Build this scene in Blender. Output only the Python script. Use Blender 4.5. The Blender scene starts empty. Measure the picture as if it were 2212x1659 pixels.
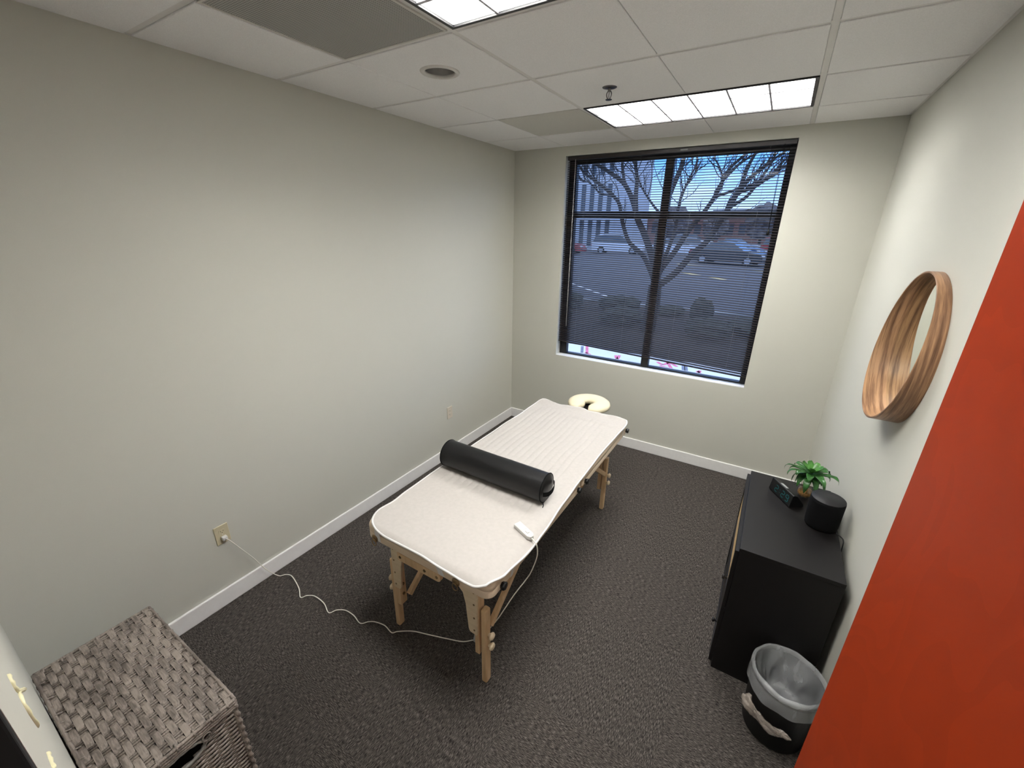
import bpy, math, random
from mathutils import Vector, Matrix, noise
random.seed(7)
S = bpy.context.scene
COL = S.collection
PI = math.pi
# ------------------------------------------------------------------ camera
CAM = Vector((2.35714, -3.84118, 2.07235)); YAW, PIT, ROL, FPX = 0.54918, -0.35645, 0.01449, 901.227
_f = Vector((-math.sin(YAW)*math.cos(PIT), math.cos(YAW)*math.cos(PIT), math.sin(PIT)))
_r0 = Vector((math.cos(YAW), math.sin(YAW), 0)); _u0 = _r0.cross(_f)
_r = _r0*math.cos(ROL)+_u0*math.sin(ROL); _u = -_r0*math.sin(ROL)+_u0*math.cos(ROL)
cam = bpy.data.cameras.new('camera'); co = bpy.data.objects.new('camera', cam); COL.objects.link(co)
cam.sensor_fit = 'HORIZONTAL'; cam.sensor_width = 36; cam.lens = FPX/2212*36
cam.clip_start = 0.01; cam.clip_end = 500
m = Matrix((_r, _u, -_f)).transposed().to_4x4(); m.translation = CAM; co.matrix_world = m
S.camera = co
def at(px, py, Y):          # a point of the place at depth plane y = Y
    d = _f + _r*((px-1106)/FPX) - _u*((py-829.5)/FPX)
    return CAM + d*((Y-CAM.y)/d.y)

W, H = 2.871, 2.766          # room width, ceiling height; window wall at y = 0, door wall at y = YF
YF = -3.862
T = .6096

# ------------------------------------------------------------------ materials
def new_mat(name):
    mt = bpy.data.materials.new(name); mt.use_nodes = True
    nt = mt.node_tree; b = nt.nodes['Principled BSDF']
    return mt, nt, b
def N(nt, typ, **kw):
    n = nt.nodes.new(typ)
    for k, v in kw.items():
        if k in n.inputs: n.inputs[k].default_value = v
        else: setattr(n, k, v)
    return n
def L(nt, a, b): nt.links.new(a, b)
def coords(nt, scale=(1,1,1), rot=(0,0,0)):
    tc = N(nt, 'ShaderNodeTexCoord'); mp = N(nt, 'ShaderNodeMapping')
    mp.inputs['Scale'].default_value = scale; mp.inputs['Rotation'].default_value = rot
    L(nt, tc.outputs['Object'], mp.inputs['Vector']); return mp.outputs['Vector']
def ramp(nt, fac, stops):
    r = N(nt, 'ShaderNodeValToRGB'); el = r.color_ramp.elements
    while len(el) < len(stops): el.new(.5)
    for e, (p, c) in zip(el, stops): e.position = p; e.color = (*c, 1) if len(c) == 3 else c
    L(nt, fac, r.inputs['Fac']); return r.outputs['Color']
def bump(nt, b, fac, strength, dist=.002):
    bp = N(nt, 'ShaderNodeBump'); bp.inputs['Strength'].default_value = strength; bp.inputs['Distance'].default_value = dist
    L(nt, fac, bp.inputs['Height']); L(nt, bp.outputs['Normal'], b.inputs['Normal'])
def simple(name, col, rough=.5, metal=0, nscale=60, var=.08, bstr=0, stretch=(1,1,1), spec=None, bdist=.001):
    mt, nt, b = new_mat(name)
    n = N(nt, 'ShaderNodeTexNoise'); n.inputs['Scale'].default_value = nscale; n.inputs['Detail'].default_value = 4
    L(nt, coords(nt, stretch), n.inputs['Vector'])
    c0 = tuple(max(0, c*(1-var)) for c in col); c1 = tuple(min(1, c*(1+var)) for c in col)
    L(nt, ramp(nt, n.outputs['Fac'], [(.3, c0), (.7, c1)]), b.inputs['Base Color'])
    b.inputs['Roughness'].default_value = rough; b.inputs['Metallic'].default_value = metal
    if spec is not None: b.inputs['Specular IOR Level'].default_value = spec
    if bstr: bump(nt, b, n.outputs['Fac'], bstr, bdist)
    return mt
def emit(name, col, s):
    mt, nt, b = new_mat(name)
    b.inputs['Base Color'].default_value = (*col, 1)
    b.inputs['Emission Color'].default_value = (*col, 1); b.inputs['Emission Strength'].default_value = s
    return mt
M = {}
WALL = (.575, .57, .508)
M['wall'] = simple('wall_paint', WALL, .55, nscale=350, var=.015, bstr=.12, spec=.3)
M['trim'] = simple('trim_paint', (.84, .83, .82), .35, nscale=30, var=.02)
M['tile'] = simple('ceiling_tile', (.88, .87, .87), .9, nscale=260, var=.05, bstr=.5, bdist=.002)
M['tee'] = simple('tee_bar', (.74, .72, .70), .45, nscale=20, var=.02)
M['greytile'] = simple('grey_tile', (.62, .605, .56), .8, nscale=240, var=.05, bstr=.3)
def carpet():
    mt, nt, b = new_mat('carpet')
    v = coords(nt)
    ck = N(nt, 'ShaderNodeTexChecker'); ck.inputs['Scale'].default_value = 1/.61
    mp = N(nt, 'ShaderNodeMapping'); mp.inputs['Location'].default_value = (.12, .2, .13)
    L(nt, v, mp.inputs['Vector']); L(nt, mp.outputs['Vector'], ck.inputs['Vector'])
    outs = []
    for sc in ((52, 560, 1), (560, 52, 1)):
        n = N(nt, 'ShaderNodeTexNoise'); n.inputs['Scale'].default_value = 1.0; n.inputs['Detail'].default_value = 3; n.inputs['Roughness'].default_value = .7
        mm = N(nt, 'ShaderNodeMapping'); mm.inputs['Scale'].default_value = sc
        L(nt, v, mm.inputs['Vector']); L(nt, mm.outputs['Vector'], n.inputs['Vector']); outs.append(n.outputs['Fac'])
    mx = N(nt, 'ShaderNodeMix'); mx.data_type = 'FLOAT'
    L(nt, ck.outputs['Fac'], mx.inputs[0]); L(nt, outs[0], mx.inputs[2]); L(nt, outs[1], mx.inputs[3])
    n2 = N(nt, 'ShaderNodeTexNoise'); n2.inputs['Scale'].default_value = 620; n2.inputs['Detail'].default_value = 2; L(nt, v, n2.inputs['Vector'])
    ad = N(nt, 'ShaderNodeMath', operation='MULTIPLY_ADD'); ad.inputs[1].default_value = .35
    L(nt, n2.outputs['Fac'], ad.inputs[0]); L(nt, mx.outputs[0], ad.inputs[2])
    L(nt, ramp(nt, ad.outputs[0], [(.52, (.0115, .010, .0093)), (.67, (.040, .0345, .031)), (.80, (.19, .168, .152))]), b.inputs['Base Color'])
    b.inputs['Roughness'].default_value = .95; b.inputs['Specular IOR Level'].default_value = .15
    bump(nt, b, ad.outputs[0], .6, .004); return mt
M['carpet'] = carpet()
def cherry():
    mt, nt, b = new_mat('cherry_wood')
    v = coords(nt, (1.5, 1.5, .75))
    n = N(nt, 'ShaderNodeTexNoise'); n.inputs['Scale'].default_value = 2.6; n.inputs['Detail'].default_value = 2.4; n.inputs['Roughness'].default_value = .45; n.inputs['Distortion'].default_value = 1.1
    L(nt, v, n.inputs['Vector'])
    mu = N(nt, 'ShaderNodeMath', operation='MULTIPLY'); mu.inputs[1].default_value = 9; L(nt, n.outputs['Fac'], mu.inputs[0])
    fr = N(nt, 'ShaderNodeMath', operation='FRACT'); L(nt, mu.outputs[0], fr.inputs[0])
    n2 = N(nt, 'ShaderNodeTexNoise'); n2.inputs['Scale'].default_value = 90; L(nt, coords(nt, (1, 1, .12)), n2.inputs['Vector'])
    ad = N(nt, 'ShaderNodeMath', operation='MULTIPLY_ADD'); ad.inputs[1].default_value = .3
    L(nt, n2.outputs['Fac'], ad.inputs[0]); L(nt, fr.outputs[0], ad.inputs[2])
    L(nt, ramp(nt, ad.outputs[0], [(0., (.272, .0262, .0042)), (.06, (.315, .034, .0058)), (.14, (.300, .0295, .0048)), (1., (.276, .0268, .0043))]), b.inputs['Base Color'])
    b.inputs['Roughness'].default_value = .42; b.inputs['Specular IOR Level'].default_value = .2
    return mt
M['cherry'] = cherry()
def wood(name, c0, c1, scale=(30, 30, 3), rough=.5):
    mt, nt, b = new_mat(name)
    n = N(nt, 'ShaderNodeTexNoise'); n.inputs['Scale'].default_value = 3; n.inputs['Detail'].default_value = 5; n.inputs['Distortion'].default_value = .6
    L(nt, coords(nt, scale), n.inputs['Vector'])
    L(nt, ramp(nt, n.outputs['Fac'], [(.3, c0), (.7, c1)]), b.inputs['Base Color'])
    b.inputs['Roughness'].default_value = rough; bump(nt, b, n.outputs['Fac'], .1, .001); return mt
M['beech'] = wood('beech_wood', (.58, .385, .20), (.74, .53, .32), (12, 12, 2))
M['ply'] = wood('pale_plywood', (.66, .53, .35), (.74, .61, .43), (3, 3, 14))
def walnut():
    mt, nt, b = new_mat('walnut')
    tc = N(nt, 'ShaderNodeTexCoord'); sx = N(nt, 'ShaderNodeSeparateXYZ'); L(nt, tc.outputs['Object'], sx.inputs[0])
    cm = N(nt, 'ShaderNodeMapping'); cm.inputs['Scale'].default_value = (65, 2.6, 2.6); L(nt, tc.outputs['Object'], cm.inputs['Vector'])
    n = N(nt, 'ShaderNodeTexNoise'); n.inputs['Scale'].default_value = 1.2; n.inputs['Detail'].default_value = 5; n.inputs['Distortion'].default_value = .3; L(nt, cm.outputs[0], n.inputs['Vector'])
    n3 = N(nt, 'ShaderNodeTexNoise'); n3.inputs['Scale'].default_value = 9; n3.inputs['Detail'].default_value = 2; L(nt, cm.outputs[0], n3.inputs['Vector'])
    ad = N(nt, 'ShaderNodeMath', operation='MULTIPLY_ADD'); ad.inputs[1].default_value = .25; L(nt, n3.outputs['Fac'], ad.inputs[0]); L(nt, n.outputs['Fac'], ad.inputs[2])
    L(nt, ramp(nt, ad.outputs[0], [(.45, (.13, .062, .030)), (.60, (.26, .135, .070)), (.74, (.46, .26, .135))]), b.inputs['Base Color'])
    b.inputs['Roughness'].default_value = .38; return mt
M['walnut'] = walnut()
M['vinyl'] = simple('cream_vinyl', (.66, .53, .39), .45, nscale=200, var=.03, bstr=.08)
M['cradle'] = simple('ivory_vinyl', (.76, .68, .48), .4, nscale=200, var=.03, bstr=.08)
M['fleece'] = simple('white_fleece', (.475, .448, .42), .95, nscale=55, var=.03, bstr=.35, spec=.1)
M['piping'] = simple('white_piping', (.66, .65, .635), .8, nscale=80, var=.02)
M['blackvinyl'] = simple('black_vinyl', (.007, .007, .0075), .42, nscale=220, var=.1, bstr=.1, spec=.38)
M['blackfab'] = simple('black_webbing', (.0035, .0035, .004), .8, nscale=300, var=.2, bstr=.3, spec=.15)
M['blackplastic'] = simple('black_plastic', (.007, .007, .0075), .35, nscale=30, var=.05, spec=.35)
M['cabinet'] = simple('black_brown_laminate', (.0045, .0036, .0036), .45, nscale=300, var=.1, spec=.35)
M['cane'] = simple('rattan_cane', (.62, .42, .20), .6, nscale=150, var=.2, bstr=.4)
M['ivory'] = simple('ivory_plastic', (.56, .50, .34), .35, nscale=20, var=.02)
M['ivory2'] = simple('beige_plastic', (.62, .56, .46), .35, nscale=20, var=.02)
M['whiteplastic'] = simple('white_plastic', (.62, .61, .59), .35, nscale=20, var=.02)
M['cord'] = simple('white_cord', (.78, .76, .68), .45, nscale=20, var=.02)
M['laddercord'] = simple('grey_ladder_cord', (.25, .25, .27), .7)
M['dark'] = simple('dark_void', (.004, .004, .004), .9, var=.0)
M['brass'] = simple('antique_brass', (.30, .21, .11), .35, metal=1, nscale=60, var=.2)
M['chrome'] = simple('chrome', (.80, .79, .78), .28, metal=1, nscale=10, var=.02)
M['frame'] = simple('dark_bronze_aluminium', (.007, .007, .008), .45, nscale=40, var=.05)
M['slat'] = simple('dark_slat', (.027, .0225, .023), .38, nscale=20, var=.05)
M['sillw'] = simple('sill_paint', (.80, .80, .80), .4, nscale=30, var=.02)
M['grille'] = None
def grille():
    mt, nt, b = new_mat('perforated_metal')
    w = N(nt, 'ShaderNodeTexVoronoi'); w.inputs['Scale'].default_value = 120; w.inputs['Randomness'].default_value = 0
    L(nt, coords(nt, (1, 1, 0)), w.inputs['Vector'])
    L(nt, ramp(nt, w.outputs['Distance'], [(.24, (.10, .098, .092)), (.34, (.42, .41, .385))]), b.inputs['Base Color'])
    b.inputs['Roughness'].default_value = .6; bump(nt, b, w.outputs['Distance'], .5, .002); return mt
M['grille'] = grille()
def wicker():
    mt, nt, b = new_mat('grey_wicker')
    n = N(nt, 'ShaderNodeTexNoise'); n.inputs['Scale'].default_value = 1; n.inputs['Detail'].default_value = 4; L(nt, coords(nt, (25, 240, 240)), n.inputs['Vector'])
    n2 = N(nt, 'ShaderNodeTexNoise'); n2.inputs['Scale'].default_value = 14; L(nt, coords(nt, (.5, 2, 1)), n2.inputs['Vector'])
    ad = N(nt, 'ShaderNodeMath', operation='ADD'); L(nt, n.outputs['Fac'], ad.inputs[0]); L(nt, n2.outputs['Fac'], ad.inputs[1])
    L(nt, ramp(nt, ad.outputs[0], [(.40, (.13, .108, .092)), (.60, (.30, .255, .22))]), b.inputs['Base Color'])
    cr = N(nt, 'ShaderNodeMapRange')
    b.inputs['Roughness'].default_value = .6
    # four stops across the doubled range
    r = [x for x in nt.nodes if x.bl_idname == 'ShaderNodeValToRGB'][0]
    half = N(nt, 'ShaderNodeMath', operation='MULTIPLY'); half.inputs[1].default_value = .5
    L(nt, ad.outputs[0], half.inputs[0]); L(nt, half.outputs[0], r.inputs['Fac'])
    nt.nodes.remove(cr)
    bump(nt, b, n.outputs['Fac'], .5, .001); return mt
M['wicker'] = wicker()
def glass(name='window_glass', k=.022, tint=(.94, .96, .97, 1), rough=.02):
    mt, nt, b = new_mat(name); nt.nodes.remove(b)
    tr = N(nt, 'ShaderNodeBsdfTransparent'); tr.inputs['Color'].default_value = tint
    gl = N(nt, 'ShaderNodeBsdfGlossy'); gl.inputs['Roughness'].default_value = rough
    mx = N(nt, 'ShaderNodeMixShader'); mx.inputs[0].default_value = k; L(nt, tr.outputs[0], mx.inputs[1]); L(nt, gl.outputs[0], mx.inputs[2])
    L(nt, mx.outputs[0], nt.nodes['Material Output'].inputs['Surface']); return mt
M['glass'] = glass()
def film(name, alpha, col=(.85, .86, .88), rough=.25):
    mt, nt, b = new_mat(name)
    b.inputs['Base Color'].default_value = (*col, 1); b.inputs['Roughness'].default_value = rough
    n = N(nt, 'ShaderNodeTexNoise'); n.inputs['Scale'].default_value = 13; n.inputs['Detail'].default_value = 3; n.inputs['Distortion'].default_value = .6
    L(nt, coords(nt, (1, 1, .35)), n.inputs['Vector'])
    mr = N(nt, 'ShaderNodeMapRange'); mr.inputs['From Min'].default_value = .35; mr.inputs['From Max'].default_value = .7
    mr.inputs['To Min'].default_value = alpha*.7; mr.inputs['To Max'].default_value = min(1, alpha*1.35)
    L(nt, n.outputs['Fac'], mr.inputs['Value']); L(nt, mr.outputs[0], b.inputs['Alpha'])
    bump(nt, b, n.outputs['Fac'], .7, .01); return mt
M['liner'] = film('clear_bin_liner', .25, (.80, .82, .84), .18)
M['bagtwist'] = film('twisted_liner', .62, (.36, .31, .27), .25)
M['bag'] = film('milky_bag', .65, (.8, .8, .8), .35)
M['mirror'] = simple('mirror_glass', (.86, .90, .84), .02, metal=1, nscale=2, var=0)
M['leaf'] = simple('green_leaf', (.028, .115, .022), .3, nscale=40, var=.5, bstr=.1)
M['leafpale'] = simple('pale_leaf', (.07, .22, .04), .3, nscale=40, var=.4, bstr=.1)
M['vase'] = glass('vase_glass', .12, (.97, .97, .96, 1), .06)
M['pebble'] = simple('amber_pebbles', (.55, .30, .09), .35, nscale=110, var=.5, bstr=.6)
M['digit'] = emit('teal_digit', (.01, .12, .13), .12)
M['labelg'] = simple('light_grey_plastic', (.33, .34, .33), .5)
M['wax'] = simple('dried_glue', (.82, .77, .50), .4, nscale=60, var=.05)
M['panel'] = emit('lamp_panel', (1.0, .985, .95), 11.0)
M['louver'] = simple('louver_white', (.74, .74, .74), .3, nscale=10, var=.01)
M['louvershade'] = simple('louver_shade_grey', (.52, .50, .54), .5, nscale=10, var=.01)  # darker grey stands in for shade on the blade undersides
M['nickel'] = simple('dull_nickel', (.22, .21, .21), .3, metal=1, nscale=10, var=.05)
M['whitemetal'] = simple('white_enamel', (.70, .68, .65), .35, nscale=10, var=.02)
# outdoors
M['asphalt'] = simple('asphalt', (.085, .09, .112), .9, nscale=6, var=.15)
M['concrete'] = simple('pale_concrete', (.80, .80, .82), .85, nscale=1.6, var=.07)
M['mulch'] = simple('dark_mulch', (.035, .026, .022), .95, nscale=14, var=.5, bstr=.5)
M['shrub'] = simple('shrub_foliage', (.025, .030, .020), .9, nscale=9, var=.5, bstr=.8)
M['bark'] = simple('tree_bark', (.022, .018, .017), .9, nscale=14, var=.35, bstr=.5)
M['yellow'] = simple('yellow_road_paint', (.62, .48, .20), .8, nscale=4, var=.1)
M['whitepaint'] = simple('white_road_paint', (.62, .62, .64), .8, nscale=4, var=.1)
M['kerb'] = simple('kerb_concrete', (.32, .33, .34), .85, nscale=4, var=.1)
M['pink'] = simple('pink_marking_paint', (.80, .20, .32), .8, nscale=9, var=.2)
M['greypaint'] = simple('grey_marking_paint', (.22, .24, .30), .8, nscale=9, var=.2)
M['bldg'] = simple('pale_panel_cladding', (.50, .52, .56), .7, nscale=.6, var=.08)
M['bwin'] = simple('dark_facade_glass', (.045, .055, .07), .25, nscale=1, var=.1)
M['brick'] = simple('red_brick', (.24, .12, .10), .85, nscale=2, var=.15)
M['roofg'] = simple('grey_roof', (.16, .15, .16), .8, nscale=1, var=.1)
M['tyre'] = simple('tyre_rubber', (.012, .012, .012), .8)
M['carglass'] = simple('car_glass', (.05, .07, .09), .08, nscale=2, var=.02)
M['tail'] = simple('red_lamp_plastic', (.55, .02, .02), .25)
CARCOL = {'white': (.78, .80, .84), 'dark': (.022, .025, .03), 'silver': (.38, .40, .44), 'blue': (.04, .09, .2), 'red': (.35, .03, .03)}
for k, c in CARCOL.items(): M['car_'+k] = simple('car_paint_'+k, c, .22, nscale=1, var=.02)
M['treefar'] = simple('far_foliage', (.13, .12, .125), .95, nscale=1.5, var=.4)

# ------------------------------------------------------------------ mesh helper
class MB:
    def __init__(s): s.v = []; s.f = []; s.m = []
    def add(s, vs, fs, mi=0):
        o = len(s.v); s.v += [Vector(v) for v in vs]; s.f += [tuple(i+o for i in f) for f in fs]; s.m += [mi]*len(fs); return s
    def box(s, a, b, mi=0, mat=None):
        x0, y0, z0 = a; x1, y1, z1 = b
        vs = [(x, y, z) for z in (z0, z1) for y in (y0, y1) for x in (x0, x1)]
        if mat is not None: vs = [mat @ Vector(v) for v in vs]
        return s.add(vs, [(0,2,3,1), (4,5,7,6), (0,1,5,4), (2,6,7,3), (0,4,6,2), (1,3,7,5)], mi)
    def tube(s, pts, r, n=8, mi=0, cap=True, flat=1.0):
        pts = [Vector(p) for p in pts]; K = len(pts)
        rs = r if isinstance(r, (list, tuple)) else [r]*K
        up = None; vs = []; fs = []
        for i, p in enumerate(pts):
            t = (pts[min(i+1, K-1)]-pts[max(i-1, 0)])
            if t.length < 1e-9: t = Vector((0, 0, 1))
            t.normalize()
            if up is None:
                up = Vector((0, 0, 1)) if abs(t.z) < .9 else Vector((1, 0, 0))
            a = (up - t*up.dot(t))
            if a.length < 1e-6: a = t.orthogonal()
            a.normalize(); up = a; b = t.cross(a)
            for k in range(n):
                th = 2*PI*k/n; vs.append(p + (a*math.cos(th)*flat + b*math.sin(th))*rs[i])
        for i in range(K-1):
            for k in range(n):
                fs.append((i*n+k, i*n+(k+1) % n, (i+1)*n+(k+1) % n, (i+1)*n+k))
        if cap: fs.append(tuple(range(n))[::-1]); fs.append(tuple((K-1)*n+k for k in range(n)))
        return s.add(vs, fs, mi)
    def bar(s, a, b, w, h, up=(0, 0, 1), mi=0):
        a = Vector(a); b = Vector(b); t = (b-a).normalized(); u = Vector(up); u = (u-t*u.dot(t)).normalized(); q = t.cross(u)
        vs = [p + q*(sx*w/2) + u*(sy*h/2) for p in (a, b) for sx, sy in ((-1,-1), (1,-1), (1,1), (-1,1))]
        return s.add(vs, [(0,3,2,1), (4,5,6,7), (0,1,5,4), (1,2,6,5), (2,3,7,6), (3,0,4,7)], mi)
    def lathe(s, prof, c=(0, 0, 0), n=32, mi=0, mat=None, cap=False):
        c = Vector(c); vs = []; fs = []
        for r, z in prof:
            for k in range(n):
                th = 2*PI*k/n; v = Vector((r*math.cos(th), r*math.sin(th), z)); v = (mat @ v) if mat is not None else v
                vs.append(c+v)
        for i in range(len(prof)-1):
            for k in range(n): fs.append((i*n+k, i*n+(k+1) % n, (i+1)*n+(k+1) % n, (i+1)*n+k))
        if cap: fs.append(tuple(range(n))[::-1]); fs.append(tuple((len(prof)-1)*n+k for k in range(n)))
        return s.add(vs, fs, mi)
    def prism(s, poly, off, mi=0):      # poly: list of 3D points, off: extrusion vector
        n = len(poly); off = Vector(off); vs = [Vector(p) for p in poly] + [Vector(p)+off for p in poly]
        return s.add(vs, [tuple(range(n)), tuple(range(2*n-1, n-1, -1))] + [(i, i+n, (i+1) % n+n, (i+1) % n) for i in range(n)], mi)
    def grid(s, fn, nu, nv, mi=0):
        vs = [fn(i/(nu), j/(nv)) for j in range(nv+1) for i in range(nu+1)]
        fs = [(j*(nu+1)+i, j*(nu+1)+i+1, (j+1)*(nu+1)+i+1, (j+1)*(nu+1)+i) for j in range(nv) for i in range(nu)]
        return s.add(vs, fs, mi)
    def build(s, name, mats, parent=None, loc=None, smooth=False, bevel=0, seg=2, origin=None):
        if not isinstance(mats, (list, tuple)): mats = [mats]
        if parent is not None:
            o = parent
            while o.parent: o = o.parent
            base = o.location.copy()
        else: base = Vector(loc) if loc is not None else Vector((0, 0, 0))
        me = bpy.data.meshes.new(name); me.from_pydata([v-base for v in s.v], [], s.f)
        for mt in mats: me.materials.append(mt)
        me.polygons.foreach_set('material_index', s.m)
        me.polygons.foreach_set('use_smooth', [smooth]*len(s.f))
        me.update(); me.validate()
        ob = bpy.data.objects.new(name, me); COL.objects.link(ob)
        if parent is not None: ob.parent = parent
        else: ob.location = base
        if bevel:
            b = ob.modifiers.new('bevel', 'BEVEL'); b.width = bevel; b.segments = seg; b.limit_method = 'ANGLE'; b.angle_limit = .6
            if smooth is False and seg > 1: pass
        return ob
def fixn(ob):
    import bmesh
    bm = bmesh.new(); bm.from_mesh(ob.data); bmesh.ops.recalc_face_normals(bm, faces=bm.faces); bm.to_mesh(ob.data); bm.free(); return ob
def autosmooth(ob, ang=40):
    import bmesh
    bm = bmesh.new(); bm.from_mesh(ob.data)
    for f in bm.faces: f.smooth = True
    for e in bm.edges:
        if len(e.link_faces) == 2 and e.calc_face_angle(0) > math.radians(ang): e.smooth = False
    bm.to_mesh(ob.data); bm.free(); return ob
def tag(o, label=None, cat=None, group=None, kind=None):
    if label: o['label'] = label
    if cat: o['category'] = cat
    if group: o['group'] = group
    if kind: o['kind'] = kind
    return o
def empty(name, loc, label, cat, group=None, kind=None):
    o = bpy.data.objects.new(name, None); COL.objects.link(o); o.location = loc; o.empty_display_size = .1
    return tag(o, label, cat, group, kind)
def struct(mb, name, mt, label, cat, **kw):
    o = mb.build(name, mt, **kw); return tag(o, label, cat, kind='structure')
def smoothpath(pts, k=6):
    pts = [Vector(p) for p in pts]; out = []
    for i in range(len(pts)-1):
        p0 = pts[max(i-1, 0)]; p1 = pts[i]; p2 = pts[i+1]; p3 = pts[min(i+2, len(pts)-1)]
        for j in range(k):
            t = j/k
            out.append(.5*((2*p1)+(p2-p0)*t+(2*p0-5*p1+4*p2-p3)*t*t+(3*p1-p0-3*p2+p3)*t**3))
    out.append(pts[-1]); return out
def lerp(tab, x):
    if x <= tab[0][0]: return tab[0][1]
    for (a, b), (c, d) in zip(tab, tab[1:]):
        if x <= c:
            t = (x-a)/(c-a); t = t*t*(3-2*t); return b+(d-b)*t
    return tab[-1][1]

# ------------------------------------------------------------------ room shell
WX0, WX1, WZ0, WZ1 = .541, 2.304, .834, 2.689
HY = -5.35                                  # far end of the hallway behind the doorway
DJ = 1.955                                  # jamb of the doorway
HINGE = (2.80, YF)
struct(MB().box((-.12, HY-.1, -.12), (W+.12, .22, 0)), 'floor', M['carpet'], 'dark grey-brown patterned carpet tile floor', 'floor')
struct(MB().box((-.12, YF-.12, 0), (0, .22, H+.2)), 'wall_left', M['wall'], 'long greige wall on the left with two outlets', 'wall')
struct(MB().box((W, YF-.12, 0), (W+.12, .22, H+.2)), 'wall_right', M['wall'], 'greige wall on the right with the round mirror', 'wall')
b = MB()
b.box((0, 0, 0), (WX0, .22, H+.2)); b.box((WX1, 0, 0), (W, .22, H+.2)); b.box((WX0, 0, 0), (WX1, .22, WZ0)); b.box((WX0, 0, WZ1), (WX1, .22, H+.2))
struct(b, 'wall_back', M['wall'], 'greige end wall around the window', 'wall')
b = MB(); b.box((0, YF-.12, 0), (DJ-.0, YF, H+.2)); b.box((DJ, YF-.12, 2.17), (W, YF, H+.2)); b.box((2.82, YF-.12, 0), (W, YF, 2.17))
wf = struct(b, 'wall_front', M['wall'], 'greige wall beside the doorway behind the wicker basket', 'wall')
# dried glue drips on the wall beside the doorway
def drip(pts, r):
    g = MB(); pp = smoothpath(pts, 5); g.tube(pp, [r*(.75+.4*math.sin(i*.9)**2)*(1 if 0 < i < len(pp)-1 else .4) for i in range(len(pp))], 8); return g
def onf(px, py):
    p = at(px, py, YF); return Vector((p.x, YF+.0005, p.z))
drip([onf(15, 1458), onf(24, 1476), onf(36, 1493), onf(48, 1489), onf(52, 1491), onf(40, 1500), onf(60, 1540), onf(82, 1572)], .0026).build('glue_drip', M['wax'], wf, smooth=True)
drip([onf(101, 1627), onf(106, 1642), onf(114, 1662)], .0024).build('glue_drip', M['wax'], wf, smooth=True)
# door frame and hallway beyond the doorway
b = MB(); b.box((DJ, YF-.125, 0), (DJ+.022, YF-.0002, 2.17)); b.box((DJ+.022, YF-.125, 2.148), (2.80, YF-.0002, 2.17)); b.box((2.80, YF-.125, 0), (2.82, YF-.0002, 2.17))
struct(b, 'trim_1', M['dark'], 'dark door frame lining the doorway', 'door frame', bevel=.002)
b = MB(); b.box((.8, HY-.1, 0), (W+.4, HY, 2.6)); b.box((.7, HY-.1, 0), (.8, YF-.12, 2.6)); b.box((W+.4, HY-.1, 0), (W+.5, YF-.12, 2.6)); b.box((.7, HY-.1, 2.6), (W+.5, YF-.12, 2.7)); b.box((W+.12, HY, -.1), (W+.5, YF-.12, 0))
struct(b, 'wall_hallway', M['wall'], 'plain wall of the hallway behind the doorway', 'wall')

# baseboards
hb = .109
def base(name, a, c, lab):
    ob = struct(MB().box(a, c), name, M['trim'], lab, 'baseboard', bevel=.006, seg=2); return ob
base('baseboard_left', (0, YF, 0), (.014, 0, hb), 'white baseboard along the left wall')
base('baseboard_back', (.014, -.014, 0), (W-.014, 0, hb), 'white baseboard under the window')
base('baseboard_right', (W-.014, YF, 0), (W, 0, hb), 'white baseboard along the right wall')
base('baseboard_front', (.014, YF, 0), (DJ-.02, YF+.010, hb), 'white baseboard beside the doorway')

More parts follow.
